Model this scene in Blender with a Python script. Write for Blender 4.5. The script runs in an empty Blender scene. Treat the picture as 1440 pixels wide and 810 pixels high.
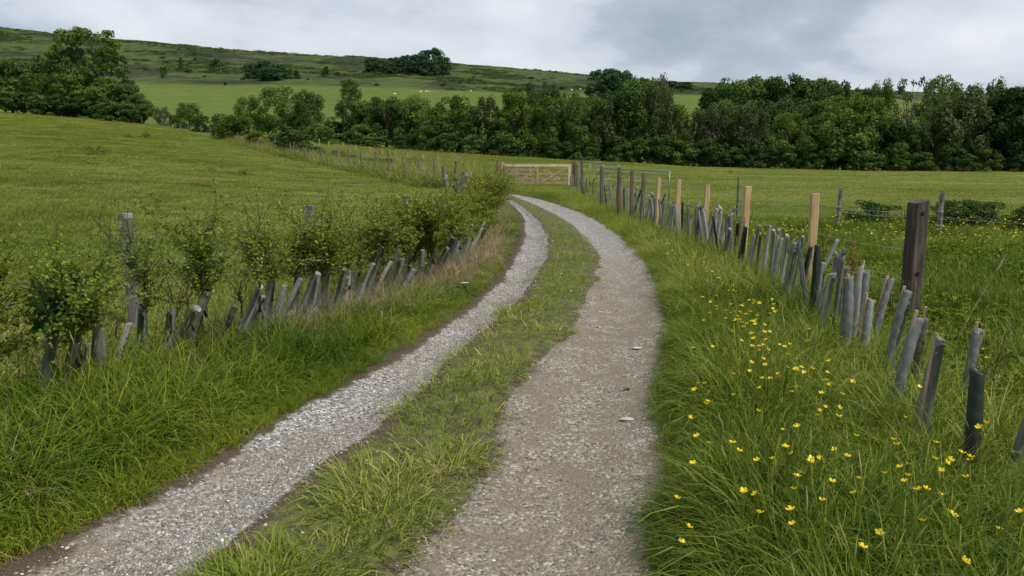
import bpy, math, random
import numpy as np
from mathutils import Vector
random.seed(7)
rng = np.random.default_rng(7)
SC = bpy.context.scene
COL = SC.collection
R = math.radians

# ------------------------------------------------------------------ camera
F = 1080.0                      # focal length in photo pixels (1440 wide)
PITCH = R(10.75)
EYE = 1.6
cam_d = bpy.data.cameras.new('camera'); cam = bpy.data.objects.new('camera', cam_d); COL.objects.link(cam)
cam.location = (0, 0, EYE); cam.rotation_euler = (R(90) - PITCH, 0, 0)
cam_d.sensor_width = 36; cam_d.lens = 36 * F / 1440; cam_d.clip_start = 0.05; cam_d.clip_end = 9000
SC.camera = cam

# ------------------------------------------------------------------ light
SUN_EL, SUN_AZ = R(56), R(128)   # azimuth clockwise from +Y (the view direction)
SC.view_settings.view_transform = 'Standard'; SC.view_settings.look = 'None'
SC.view_settings.exposure = 0.52; SC.view_settings.gamma = 1.0
SC.cycles.use_adaptive_sampling = True; SC.cycles.adaptive_threshold = 0.025
SC.cycles.max_bounces = 4; SC.cycles.diffuse_bounces = 2; SC.cycles.glossy_bounces = 2
SC.cycles.transmission_bounces = 2; SC.cycles.transparent_max_bounces = 6
sd = bpy.data.lights.new('sun', 'SUN'); sd.energy = 2.7; sd.angle = R(11); sd.color = (1.0, 0.96, 0.9)
so = bpy.data.objects.new('sun', sd); COL.objects.link(so)
dv = Vector((math.sin(SUN_AZ) * math.cos(SUN_EL), math.cos(SUN_AZ) * math.cos(SUN_EL), math.sin(SUN_EL)))
so.rotation_euler = dv.to_track_quat('Z', 'Y').to_euler(); so.location = dv * 50

SKYOFF = (1.3, 4.1, 2.2)
W = bpy.data.worlds.new('World'); SC.world = W; W.use_nodes = True
nt = W.node_tree; nt.nodes.clear()
def wn(t, **k):
    n = nt.nodes.new(t)
    for a, b in k.items(): setattr(n, a, b)
    return n
sky = wn('ShaderNodeTexSky', sky_type='NISHITA', sun_disc=False)
sky.sun_elevation = SUN_EL; sky.sun_rotation = SUN_AZ; sky.air_density = 1.0; sky.dust_density = 2.0
skym = wn('ShaderNodeMix', data_type='RGBA', blend_type='MULTIPLY'); skym.inputs[0].default_value = 1
nt.links.new(sky.outputs[0], skym.inputs[6]); skym.inputs[7].default_value = (0.10, 0.10, 0.10, 1)
tc = wn('ShaderNodeTexCoord'); sep = wn('ShaderNodeSeparateXYZ'); nt.links.new(tc.outputs['Generated'], sep.inputs[0])
zs_ = wn('ShaderNodeMath', operation='MULTIPLY'); nt.links.new(sep.outputs[2], zs_.inputs[0]); zs_.inputs[1].default_value = 2.3
cb = wn('ShaderNodeCombineXYZ'); nt.links.new(sep.outputs[0], cb.inputs[0]); nt.links.new(sep.outputs[1], cb.inputs[1]); nt.links.new(zs_.outputs[0], cb.inputs[2])
of = wn('ShaderNodeVectorMath', operation='ADD'); nt.links.new(cb.outputs[0], of.inputs[0]); of.inputs[1].default_value = SKYOFF
n1 = wn('ShaderNodeTexNoise'); n1.inputs['Scale'].default_value = 2.6; n1.inputs['Detail'].default_value = 9
n1.inputs['Roughness'].default_value = 0.50; n1.inputs['Distortion'].default_value = 0.25
nt.links.new(of.outputs[0], n1.inputs['Vector'])
r1 = wn('ShaderNodeValToRGB'); e = r1.color_ramp.elements
e[0].position = 0.27; e[0].color = (0.29, 0.34, 0.435, 1)
m_ = r1.color_ramp.elements.new(0.38); m_.color = (0.375, 0.43, 0.52, 1)
e[1].position = 0.66; e[1].color = (0.70, 0.735, 0.79, 1)
for p_, c_ in ((0.455, (0.44, 0.49, 0.575, 1)), (0.50, (0.545, 0.59, 0.665, 1)), (0.56, (0.62, 0.66, 0.72, 1))):
    m_ = r1.color_ramp.elements.new(p_); m_.color = c_
n5 = wn('ShaderNodeTexNoise'); n5.inputs['Scale'].default_value = 7.5; n5.inputs['Detail'].default_value = 8; n5.inputs['Roughness'].default_value = 0.55; n5.inputs['Distortion'].default_value = 0.1
nt.links.new(of.outputs[0], n5.inputs['Vector'])
sm = wn('ShaderNodeMath', operation='MULTIPLY_ADD'); nt.links.new(n5.outputs['Fac'], sm.inputs[0]); sm.inputs[1].default_value = 0.44; sm.inputs[2].default_value = -0.22
sa = wn('ShaderNodeMath', operation='ADD'); nt.links.new(n1.outputs['Fac'], sa.inputs[0]); nt.links.new(sm.outputs[0], sa.inputs[1])
nt.links.new(sa.outputs[0], r1.inputs[0])
mixs = wn('ShaderNodeMix', data_type='RGBA'); mixs.inputs[0].default_value = 0.93
nt.links.new(skym.outputs[2], mixs.inputs[6]); nt.links.new(r1.outputs[0], mixs.inputs[7])
bg = wn('ShaderNodeBackground'); bg.inputs[1].default_value = 0.79
nt.links.new(mixs.outputs[2], bg.inputs[0])
ow = wn('ShaderNodeOutputWorld'); nt.links.new(bg.outputs[0], ow.inputs[0])

# ------------------------------------------------------------------ numeric helpers
cP, sP = math.cos(PITCH), math.sin(PITCH)
def project(x, y, z):
    dz = z - EYE; f = y * cP - dz * sP; u = y * sP + dz * cP
    f = np.maximum(f, 1e-3)
    return 720 + F * x / f, 405 - F * u / f
def z_of(py, y):
    k = (405 - np.asarray(py, float)) / F
    return EYE + y * (k * cP - sP) / (cP + k * sP)
def hash2(i, j, s):
    h = (i.astype(np.int64) * 374761393 + j.astype(np.int64) * 668265263 + s * 982451653) & 0xffffffff
    h = ((h ^ (h >> 13)) * 1274126177) & 0xffffffff
    return ((h ^ (h >> 16)) & 0xffff) / 65535.0
def vnoise(x, y, s=0):
    i = np.floor(x); j = np.floor(y); fx = x - i; fy = y - j
    fx = fx * fx * (3 - 2 * fx); fy = fy * fy * (3 - 2 * fy)
    a, b = hash2(i, j, s), hash2(i + 1, j, s); c, d = hash2(i, j + 1, s), hash2(i + 1, j + 1, s)
    return (a * (1 - fx) + b * fx) * (1 - fy) + (c * (1 - fx) + d * fx) * fy
def fbm(x, y, s=0, o=4):
    t = 0; a = 0.5; n = 0
    for k in range(o):
        t = t + a * vnoise(x, y, s + k); n += a; a *= 0.5; x = x * 2.03 + 5.1; y = y * 2.03 + 1.7
    return t / n
def sstep(a, b, x):
    t = np.clip((x - a) / (b - a), 0, 1); return t * t * (3 - 2 * t)

# ------------------------------------------------------------------ terrain height field
PXC = np.array([-250, 0, 200, 430, 640, 800, 1000, 1200, 1440, 1700], float)
UC = (PXC - 720) * cP / F
ROWS = [
 (3, 'z', [0] * 10), (8, 'z', [.15, .1, .05, 0, 0, 0, 0, 0, 0, 0]),
 (15, 'z', [.5, .35, .2, 0, -.05, -.1, -.2, -.25, -.25, -.25]),
 (25, 'z', [1.2, .8, .45, 0, -.2, -.35, -.4, -.4, -.4, -.4]),
 (38, 'p', [205, 213, 222, 245, 258, 262, 262, 262, 263, 264]),
 (60, 'p', [178, 187, 196, 232, 243, 248, 250, 252, 253, 254]),
 (85, 'p', [163, 173, 184, 215, 228, 234, 242, 245, 247, 248]),
 (110, 'p', [153, 165, 177, 204, 217, 224, 237, 240, 242, 243]),
 (150, 'p', [146, 156, 172, 196, 212, 221, 237, 241, 244, 245]),
 (220, 'p', [150, 160, 172, 186, 205, 214, 225, 230, 232, 232]),
 (320, 'p', [135, 142, 152, 160, 168, 177, 182, 182, 186, 186]),
 (450, 'p', [110, 120, 128, 131, 134, 138, 138, 141, 150, 150]),
 (700, 'p', [62, 76, 90, 101, 106, 117, 128, 133, 141, 141]),
 (1000, 'p', [16, 33, 58, 77, 86, 103, 119, 127, 136, 136]),
 (1150, 'p', [22, 40, 65, 84, 93, 110, 125, 133, 141, 141]),
 (2000, 'z', [60] * 10), (4000, 'z', [0] * 10)]
LY = np.log(np.array([r[0] for r in ROWS], float))
ZT = np.array([[v if r[1] == 'z' else float(z_of(v, r[0])) for v in r[2]] for r in ROWS])
GY = np.linspace(LY[0], LY[-1], 340); GU = np.linspace(-1.0, 1.1, 140)
tmp = np.array([np.interp(GY, LY, ZT[:, k]) for k in range(len(UC))]).T
G = np.array([np.interp(GU, UC, row) for row in tmp])
def blur(a, n, ax):
    for _ in range(n):
        b = np.pad(a, [(1, 1) if i == ax else (0, 0) for i in range(2)], mode='edge')
        a = 0.25 * np.take(b, range(0, a.shape[ax]), ax) + 0.5 * np.take(b, range(1, a.shape[ax] + 1), ax) + 0.25 * np.take(b, range(2, a.shape[ax] + 2), ax)
    return a
G = blur(G, 14, 0); G = blur(G, 60, 1)
def ground(x, y):
    x = np.asarray(x, float); y = np.asarray(y, float)
    ye = np.clip(y, 3.001, 3990); u = np.clip(x / ye, -0.999, 1.099)
    a = (np.log(ye) - GY[0]) / (GY[1] - GY[0]); b = (u - GU[0]) / (GU[1] - GU[0])
    i = np.clip(np.floor(a).astype(int), 0, G.shape[0] - 2); j = np.clip(np.floor(b).astype(int), 0, G.shape[1] - 2)
    fa, fb = a - i, b - j
    z = (G[i, j] * (1 - fa) + G[i + 1, j] * fa) * (1 - fb) + (G[i, j + 1] * (1 - fa) + G[i + 1, j + 1] * fa) * fb
    r = np.hypot(x, y)
    z = z + 0.05 * (fbm(x * 0.9, y * 0.9, 3, 3) - 0.5) * sstep(2, 7, r) + 0.25 * (fbm(x * 0.12, y * 0.12, 9, 3) - 0.5) * sstep(12, 60, r)
    z = z + 7.0 * (fbm(x * 0.011, y * 0.011, 21, 4) - 0.5) * sstep(330, 800, r)
    return z
def at(px, py, dz=0.0):
    """point where the ray through a photo pixel meets the ground (+dz)"""
    y = np.exp(np.linspace(math.log(0.6), math.log(1600), 3000))
    k = (405 - py) / F
    zr = EYE + y * (k * cP - sP) / (cP + k * sP)
    f = y * cP - (zr - EYE) * sP
    x = (px - 720) * f / F
    g = ground(x, y) + dz
    h = np.nonzero(zr < g)[0]
    i = h[0] if len(h) else len(y) - 1
    if i > 0:
        a, b = zr[i - 1] - g[i - 1], zr[i] - g[i]; t = a / (a - b) if a != b else 0
        yy = y[i - 1] + t * (y[i] - y[i - 1]); xx = x[i - 1] + t * (x[i] - x[i - 1])
    else: yy, xx = y[i], x[i]
    return Vector((xx, yy, float(ground(xx, yy))))
def atd(px, d):
    """ground point in the column px at depth d"""
    x = (px - 720) / F * d * cP
    for _ in range(4):
        z = float(ground(x, d)); f = d * cP - (z - EYE) * sP; x = (px - 720) * f / F
    return Vector((x, d, float(ground(x, d))))
def pxsize(p): return (p.y * cP - (p.z - EYE) * sP) / F     # metres per photo pixel at p

# ------------------------------------------------------------------ mesh building
class MB:
    def __init__(s): s.v = []; s.q = []; s.t = []; s.n = 0; s.a = []; s.qm = []; s.tm = []
    def add(s, v, q=None, t=None, tone=0.5, m=0):
        v = np.asarray(v, float).reshape(-1, 3)
        if q is not None and len(q): q = np.asarray(q, int).reshape(-1, 4); s.q.append(q + s.n); s.qm.append(np.full(len(q), m))
        if t is not None and len(t): t = np.asarray(t, int).reshape(-1, 3); s.t.append(t + s.n); s.tm.append(np.full(len(t), m))
        s.v.append(v); s.a.append(np.broadcast_to(np.asarray(tone, float), (len(v),)).copy()); s.n += len(v)
        return s
    def tube(s, pts, rad, sides=6, tone=0.5, cap=True, m=0):
        P = np.array([tuple(p) for p in pts], float); n = len(P); rad = np.broadcast_to(np.asarray(rad, float), (n,))
        T = np.gradient(P, axis=0); T /= np.linalg.norm(T, axis=1)[:, None] + 1e-9
        ref = np.array([0, 0, 1.0]) if abs(T[0, 2]) < 0.9 else np.array([0, 1.0, 0])
        A = np.cross(T, ref); A /= np.linalg.norm(A, axis=1)[:, None] + 1e-9; B = np.cross(T, A)
        th = np.arange(sides) * 2 * math.pi / sides
        V = P[:, None] + rad[:, None, None] * (A[:, None] * np.cos(th)[None, :, None] + B[:, None] * np.sin(th)[None, :, None])
        V = V.reshape(-1, 3); Q = []
        for i in range(n - 1):
            for j in range(sides):
                k = (j + 1) % sides; Q.append((i * sides + j, i * sides + k, (i + 1) * sides + k, (i + 1) * sides + j))
        t = []
        if cap:
            V = np.vstack([V, P[:1], P[-1:]]); c = n * sides
            for j in range(sides):
                k = (j + 1) % sides; t += [(c, k, j), (c + 1, (n - 1) * sides + j, (n - 1) * sides + k)]
        return s.add(V, Q, t, tone, m)
    def box(s, x0, x1, y0, y1, z0, z1, tone=0.5, jit=0, m=0, bev=0.0):
        V = np.array([(x, y, z) for z in (z0, z1) for y in (y0, y1) for x in (x0, x1)], float)
        if jit: V += rng.normal(0, jit, V.shape)
        return s.add(V, [(0, 2, 3, 1), (4, 5, 7, 6), (0, 1, 5, 4), (2, 6, 7, 3), (0, 4, 6, 2), (1, 3, 7, 5)], None, tone, m)
    def mesh(s, name, mats, smooth=False):
        me = bpy.data.meshes.new(name)
        V = np.vstack(s.v) if s.v else np.zeros((0, 3))
        q = np.vstack(s.q) if s.q else np.zeros((0, 4), int); t = np.vstack(s.t) if s.t else np.zeros((0, 3), int)
        mi = np.concatenate((s.qm + s.tm)) if (s.qm or s.tm) else np.zeros(0)
        me.vertices.add(len(V)); me.vertices.foreach_set('co', V.ravel())
        li = np.concatenate([q.ravel(), t.ravel()]); me.loops.add(len(li)); me.loops.foreach_set('vertex_index', li.astype(np.int32))
        me.polygons.add(len(q) + len(t))
        ls = np.concatenate([np.arange(len(q)) * 4, len(q) * 4 + np.arange(len(t)) * 3])
        me.polygons.foreach_set('loop_start', ls.astype(np.int32))
        me.polygons.foreach_set('material_index', mi.astype(np.int32))
        me.polygons.foreach_set('use_smooth', np.full(len(q) + len(t), bool(smooth)))
        for m in (mats if isinstance(mats, (list, tuple)) else [mats]): me.materials.append(m)
        a = me.attributes.new('tone', 'FLOAT', 'POINT'); a.data.foreach_set('value', np.concatenate(s.a) if s.a else np.zeros(0))
        me.update(calc_edges=True); me.validate()
        return me
def link(name, me, parent=None, loc=None):
    o = bpy.data.objects.new(name, me); COL.objects.link(o)
    if parent is not None: o.parent = parent
    if loc is not None: o.location = loc
    return o
def tag(o, label=None, cat=None, group=None, kind=None):
    if label: o['label'] = label
    if cat: o['category'] = cat
    if group: o['group'] = group
    if kind: o['kind'] = kind
    return o
def thing(name, label, cat, loc, group=None, rz=0.0):
    o = bpy.data.objects.new(name, None); COL.objects.link(o); o.location = loc; o.rotation_euler = (0, 0, rz)
    o.empty_display_size = 0.2
    return tag(o, label, cat, group)
ONES = ['', 'first', 'second', 'third', 'fourth', 'fifth', 'sixth', 'seventh', 'eighth', 'ninth', 'tenth', 'eleventh', 'twelfth', 'thirteenth', 'fourteenth', 'fifteenth', 'sixteenth', 'seventeenth', 'eighteenth', 'nineteenth']
TENS = ['', '', 'twent', 'thirt', 'fort', 'fift', 'sixt', 'sevent', 'eight', 'ninet']
def ordinal(n):
    if n < 20: return ONES[n]
    if n >= 100: return 'hundredth' if n == 100 else 'hundred-and-' + ordinal(n - 100)
    return TENS[n // 10] + 'ieth' if n % 10 == 0 else TENS[n // 10] + 'y-' + ONES[n % 10]

# ------------------------------------------------------------------ materials
def newmat(name):
    m = bpy.data.materials.new(name); m.use_nodes = True; t = m.node_tree; t.nodes.clear()
    o = t.nodes.new('ShaderNodeOutputMaterial'); return m, t, o
def N(t, typ, **k):
    n = t.nodes.new(typ)
    for a, b in k.items(): setattr(n, a, b)
    return n
def ramp(t, src, stops):
    r = N(t, 'ShaderNodeValToRGB'); el = r.color_ramp.elements
    while len(el) > 1: el.remove(el[-1])
    el[0].position = stops[0][0]; el[0].color = (*stops[0][1], 1)
    for p, c in stops[1:]:
        x = el.new(p); x.color = (*c, 1)
    if src is not None: t.links.new(src, r.inputs[0])
    return r
def noise(t, vec, scale, detail=4, rough=0.55, dist=0.0):
    n = N(t, 'ShaderNodeTexNoise'); n.inputs['Scale'].default_value = scale; n.inputs['Detail'].default_value = detail
    n.inputs['Roughness'].default_value = rough; n.inputs['Distortion'].default_value = dist
    if vec is not None: t.links.new(vec, n.inputs['Vector'])
    return n
def mixc(t, fac, a, b, mode='MIX'):
    m = N(t, 'ShaderNodeMix', data_type='RGBA', blend_type=mode)
    for s, v in ((0, fac), (6, a), (7, b)):
        if isinstance(v, bpy.types.NodeSocket): t.links.new(v, m.inputs[s])
        elif s == 0: m.inputs[0].default_value = v
        else: m.inputs[s].default_value = (*v, 1)
    return m.outputs[2]
def math_(t, op, a, b=None, clamp=False):
    m = N(t, 'ShaderNodeMath', operation=op, use_clamp=clamp)
    for s, v in ((0, a), (1, b)):
        if v is None: continue
        if isinstance(v, bpy.types.NodeSocket): t.links.new(v, m.inputs[s])
        else: m.inputs[s].default_value = v
    return m.outputs[0]

def leaf_mat(name, stops, trans=0.3, objvar=0.0, gloss=0.25, inst=False, rough=0.5):
    """stops: colour ramp over the per-leaf tone; optional per-object or per-instance shift"""
    m, t, o = newmat(name)
    a = N(t, 'ShaderNodeAttribute', attribute_name='tone'); f = a.outputs['Fac']
    if inst:
        b = N(t, 'ShaderNodeAttribute', attribute_name='tint', attribute_type='INSTANCER')
        f = math_(t, 'ADD', math_(t, 'MULTIPLY', math_(t, 'SUBTRACT', f, 0.12), 0.80), math_(t, 'MULTIPLY', b.outputs['Fac'], 0.50), True)
    elif objvar:
        oi = N(t, 'ShaderNodeObjectInfo')
        f = math_(t, 'ADD', math_(t, 'MULTIPLY', f, 1 - objvar), math_(t, 'MULTIPLY', oi.outputs['Random'], objvar), True)
    r = ramp(t, f, stops)
    d = N(t, 'ShaderNodeBsdfDiffuse'); t.links.new(r.outputs[0], d.inputs[0])
    tr = N(t, 'ShaderNodeBsdfTranslucent')
    tcol = mixc(t, 1.0, r.outputs[0], (1.3, 1.3, 0.45), 'MULTIPLY'); t.links.new(tcol, tr.inputs[0])
    mx = N(t, 'ShaderNodeMixShader'); mx.inputs[0].default_value = trans
    t.links.new(d.outputs[0], mx.inputs[1]); t.links.new(tr.outputs[0], mx.inputs[2])
    g = N(t, 'ShaderNodeBsdfGlossy'); g.inputs['Roughness'].default_value = rough
    fr = N(t, 'ShaderNodeFresnel'); fr.inputs[0].default_value = 1.4
    ff = math_(t, 'MULTIPLY', fr.outputs[0], gloss * .35)
    m2 = N(t, 'ShaderNodeMixShader'); t.links.new(ff, m2.inputs[0]); t.links.new(mx.outputs[0], m2.inputs[1]); t.links.new(g.outputs[0], m2.inputs[2])
    t.links.new(m2.outputs[0], o.inputs[0])
    return m

def wood_mat(name, c0, c1, c2, scale=1.0, rough=0.85, blotch=None):
    m, t, o = newmat(name)
    tc = N(t, 'ShaderNodeTexCoord'); mp = N(t, 'ShaderNodeMapping'); mp.inputs['Scale'].default_value = (30 * scale, 30 * scale, 2.5 * scale)
    oi = N(t, 'ShaderNodeObjectInfo'); t.links.new(tc.outputs['Object'], mp.inputs[0]); t.links.new(oi.outputs['Random'], mp.inputs['Location'])
    n = noise(t, mp.outputs[0], 1.0, 6, 0.65, 0.4)
    r = ramp(t, n.outputs['Fac'], [(0.3, c0), (0.5, c1), (0.72, c2)]); col = r.outputs[0]
    if blotch:
        n2 = noise(t, tc.outputs['Object'], 9.0, 5, 0.6)
        k = ramp(t, n2.outputs['Fac'], [(0.5, (0, 0, 0)), (0.66, (1, 1, 1))])
        col = mixc(t, k.outputs[0], col, blotch)
    p = N(t, 'ShaderNodeBsdfPrincipled'); p.inputs['Roughness'].default_value = rough; t.links.new(col, p.inputs['Base Color'])
    b = N(t, 'ShaderNodeBump'); b.inputs['Strength'].default_value = 0.6; b.inputs['Distance'].default_value = 0.01
    t.links.new(n.outputs['Fac'], b.inputs['Height']); t.links.new(b.outputs[0], p.inputs['Normal'])
    t.links.new(p.outputs[0], o.inputs[0]); return m

M = {}
M['blade_lush'] = leaf_mat('lush_grass', [(0.0, (0.013, 0.028, 0.004)), (0.3, (0.050, 0.095, 0.008)), (0.6, (0.134, 0.195, 0.016)), (0.85, (0.280, 0.304, 0.030)), (1, (0.504, 0.399, 0.120))], 0.35, gloss=0.05, inst=True)
M['blade_mid'] = leaf_mat('verge_grass', [(0.0, (.020, .038, .006)), (0.3, (.070, .115, .013)), (0.6, (.165, .225, .028)), (0.85, (.31, .32, .07)), (1, (.48, .40, .18))], 0.35, gloss=0.05, inst=True)
M['blade_field'] = leaf_mat('pasture_grass', [(0.0, (0.045, 0.071, 0.015)), (0.35, (0.123, 0.170, 0.031)), (0.6, (0.202, 0.232, 0.048)), (0.85, (0.296, 0.278, 0.087)), (1, (0.414, 0.333, 0.174))], 0.3, gloss=0.05, inst=True)
M['blade_dry'] = leaf_mat('dry_grass', [(0.0, (.12, .095, .05)), (0.5, (.30, .23, .14)), (1, (.46, .38, .25))], 0.25, inst=True)
M['hawthorn'] = leaf_mat('hawthorn_leaf', [(0.0, (.05, .085, .013)), (0.4, (.12, .18, .022)), (0.7, (.22, .27, .035)), (1, (.36, .34, .07))], 0.35, 0.35)
M['hawthorn_yellow'] = leaf_mat('young_hedge_leaf', [(0.0, (.06, .09, .012)), (0.4, (.15, .19, .02)), (0.7, (.27, .29, .035)), (1, (.42, .38, .07))], 0.35, 0.3)
M['bigleaf'] = leaf_mat('broad_leaf', [(0.0, (.018, .05, .015)), (0.5, (.045, .11, .025)), (1, (.14, .2, .06))], 0.3, 0.1, 0.5, rough=0.35)
M['tree_dark'] = leaf_mat('dark_tree_leaf', [(0.0, (0.014, 0.031, 0.010)), (0.4, (0.040, 0.076, 0.020)), (0.75, (0.082, 0.131, 0.032)), (1, (0.151, 0.202, 0.050))], 0.2, 0.5, 0.12)
M['tree_mid'] = leaf_mat('green_tree_leaf', [(0.0, (0.021, 0.047, 0.011)), (0.4, (0.060, 0.110, 0.022)), (0.75, (0.114, 0.169, 0.033)), (1, (0.186, 0.232, 0.055))], 0.25, 0.5, 0.12)
M['tree_olive'] = leaf_mat('olive_tree_leaf', [(0.0, (0.028, 0.044, 0.020)), (0.4, (0.071, 0.094, 0.040)), (0.75, (0.124, 0.149, 0.060)), (1, (0.194, 0.209, 0.092))], 0.25, 0.5, 0.12)
M['tree_pale'] = leaf_mat('pale_bush_leaf', [(0.0, (.03, .05, .013)), (0.45, (.08, .115, .02)), (0.8, (.14, .17, .035)), (1, (.22, .22, .06))], 0.3, 0.5, 0.12)
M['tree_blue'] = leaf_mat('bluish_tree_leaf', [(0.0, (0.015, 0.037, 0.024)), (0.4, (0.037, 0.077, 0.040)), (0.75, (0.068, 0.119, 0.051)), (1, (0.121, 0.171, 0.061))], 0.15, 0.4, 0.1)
M['bark'] = wood_mat('bark', (.03, .026, .02), (.07, .06, .045), (.13, .115, .09), 0.3)
M['twig'] = wood_mat('twig_bark', (.03, .022, .016), (.06, .045, .03), (.12, .09, .065), 2.0)
M['post_new'] = wood_mat('new_sawn_wood', (.30, .19, .085), (.46, .31, .15), (.58, .43, .24), 1.0)
M['post_brown'] = wood_mat('brown_treated_wood', (.05, .035, .022), (.11, .08, .05), (.19, .145, .10), 1.0)
M['post_grey'] = wood_mat('weathered_grey_wood', (.035, .032, .028), (.10, .094, .082), (.21, .20, .18), 1.0, blotch=(.30, .31, .24))
M['sleeper'] = wood_mat('dark_sleeper_wood', (.018, .014, .011), (.05, .038, .028), (.13, .105, .085), 0.9)
M['gate_pale'] = wood_mat('pale_gate_wood', (.38, .29, .19), (.52, .42, .30), (.62, .54, .42), 0.6)
M['gate_brown'] = wood_mat('brown_gate_wood', (.17, .11, .065), (.32, .23, .145), (.45, .34, .23), 0.6)
M['stake'] = wood_mat('stake_wood', (.22, .15, .09), (.38, .27, .17), (.52, .40, .27), 1.5)

def plain(name, col, rough=0.6, metal=0.0, spec=0.4, var=0.25, sc=20, transl=0.0):
    m, t, o = newmat(name); tc = N(t, 'ShaderNodeTexCoord'); n = noise(t, tc.outputs['Object'], sc, 5, 0.6)
    a = tuple(c * (1 - var) for c in col); b = tuple(min(1, c * (1 + var)) for c in col)
    r = ramp(t, n.outputs['Fac'], [(0.3, a), (0.7, b)])
    p = N(t, 'ShaderNodeBsdfPrincipled'); p.inputs['Roughness'].default_value = rough; p.inputs['Metallic'].default_value = metal
    p.inputs['Specular IOR Level'].default_value = spec
    t.links.new(r.outputs[0], p.inputs['Base Color']); t.links.new(p.outputs[0], o.inputs[0]); return m
M['galv'] = plain('galvanised_steel', (.20, .26, .25), 0.45, 0.55, 0.5, 0.15, 6)
M['wire'] = plain('fence_wire', (.34, .36, .36), 0.5, 0.5)
M['rust'] = plain('rusty_seed_head', (.20, .06, .03), 0.9)
M['wool'] = plain('sheep_wool', (.72, .69, .62), 0.95, 0, 0.1, 0.1)
M['stone_pale'] = plain('pale_stone', (.36, .355, .335), 0.85, 0, 0.3, 0.25, 18)
M['mast'] = plain('mast_steel', (.2, .2, .21), 0.6, 0.4)

def guard_mat(name, c, dirt=(.10, .08, .05)):
    m, t, o = newmat(name); tc = N(t, 'ShaderNodeTexCoord'); oi = N(t, 'ShaderNodeObjectInfo')
    ad = N(t, 'ShaderNodeVectorMath', operation='ADD'); t.links.new(tc.outputs['Object'], ad.inputs[0]); t.links.new(oi.outputs['Random'], ad.inputs[1])
    mp = N(t, 'ShaderNodeMapping'); mp.inputs['Scale'].default_value = (1, 1, 0.30); mp.inputs['Rotation'].default_value = (.5, .6, 0); t.links.new(ad.outputs[0], mp.inputs[0])
    n = noise(t, mp.outputs[0], 34, 7, 0.7, 0.5); n2 = noise(t, ad.outputs[0], 90, 3, 0.6)
    k = ramp(t, n.outputs['Fac'], [(0.42, (0, 0, 0)), (0.68, (1, 1, 1))])
    base = mixc(t, n2.outputs['Fac'], tuple(x * 0.7 for x in c), tuple(min(1, x * 1.35) for x in c))
    v = math_(t, 'MULTIPLY', k.outputs[0], 0.75)
    col = mixc(t, v, base, dirt)
    p = N(t, 'ShaderNodeBsdfPrincipled'); p.inputs['Roughness'].default_value = 0.5; p.inputs['Specular IOR Level'].default_value = 0.4
    t.links.new(col, p.inputs['Base Color'])
    tr = N(t, 'ShaderNodeBsdfTranslucent'); t.links.new(col, tr.inputs[0])
    mx = N(t, 'ShaderNodeMixShader'); mx.inputs[0].default_value = 0.2; t.links.new(p.outputs[0], mx.inputs[1]); t.links.new(tr.outputs[0], mx.inputs[2])
    t.links.new(mx.outputs[0], o.inputs[0]); return m
M['guard_grey'] = guard_mat('grey_guard_plastic', (.21, .235, .215), (.10, .092, .065))
M['guard_pale'] = guard_mat('pale_guard_plastic', (.30, .32, .29), (.16, .14, .10))
M['guard_dark'] = guard_mat('dark_green_guard_plastic', (.028, .048, .040), (.05, .045, .03))
M['guard_brown'] = guard_mat('mossy_guard_plastic', (.16, .15, .12), (.07, .06, .035))
M['guard_straw'] = guard_mat('bleached_guard_plastic', (.42, .41, .37), (.22, .19, .14))

def flower_mat():
    m, t, o = newmat('buttercup_petal')
    p = N(t, 'ShaderNodeBsdfPrincipled'); p.inputs['Base Color'].default_value = (.85, .64, .014, 1); p.inputs['Roughness'].default_value = 0.3
    tr = N(t, 'ShaderNodeBsdfTranslucent'); tr.inputs[0].default_value = (.9, .68, .012, 1)
    mx = N(t, 'ShaderNodeMixShader'); mx.inputs[0].default_value = 0.35; t.links.new(p.outputs[0], mx.inputs[1]); t.links.new(tr.outputs[0], mx.inputs[2])
    t.links.new(mx.outputs[0], o.inputs[0]); return m
M['petal'] = flower_mat()

def stone_mat():
    m, t, o = newmat('gravel_stone')
    a = N(t, 'ShaderNodeAttribute', attribute_name='tint', attribute_type='INSTANCER')
    r = ramp(t, a.outputs['Fac'], [(0, (.08, .062, .045)), (0.35, (.20, .175, .145)), (0.75, (.40, .385, .36)), (1, (.72, .71, .68))])
    p = N(t, 'ShaderNodeBsdfPrincipled'); p.inputs['Roughness'].default_value = 0.8; p.inputs['Specular IOR Level'].default_value = 0.3
    t.links.new(r.outputs[0], p.inputs['Base Color']); t.links.new(p.outputs[0], o.inputs[0]); return m
M['stone'] = stone_mat()

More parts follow.
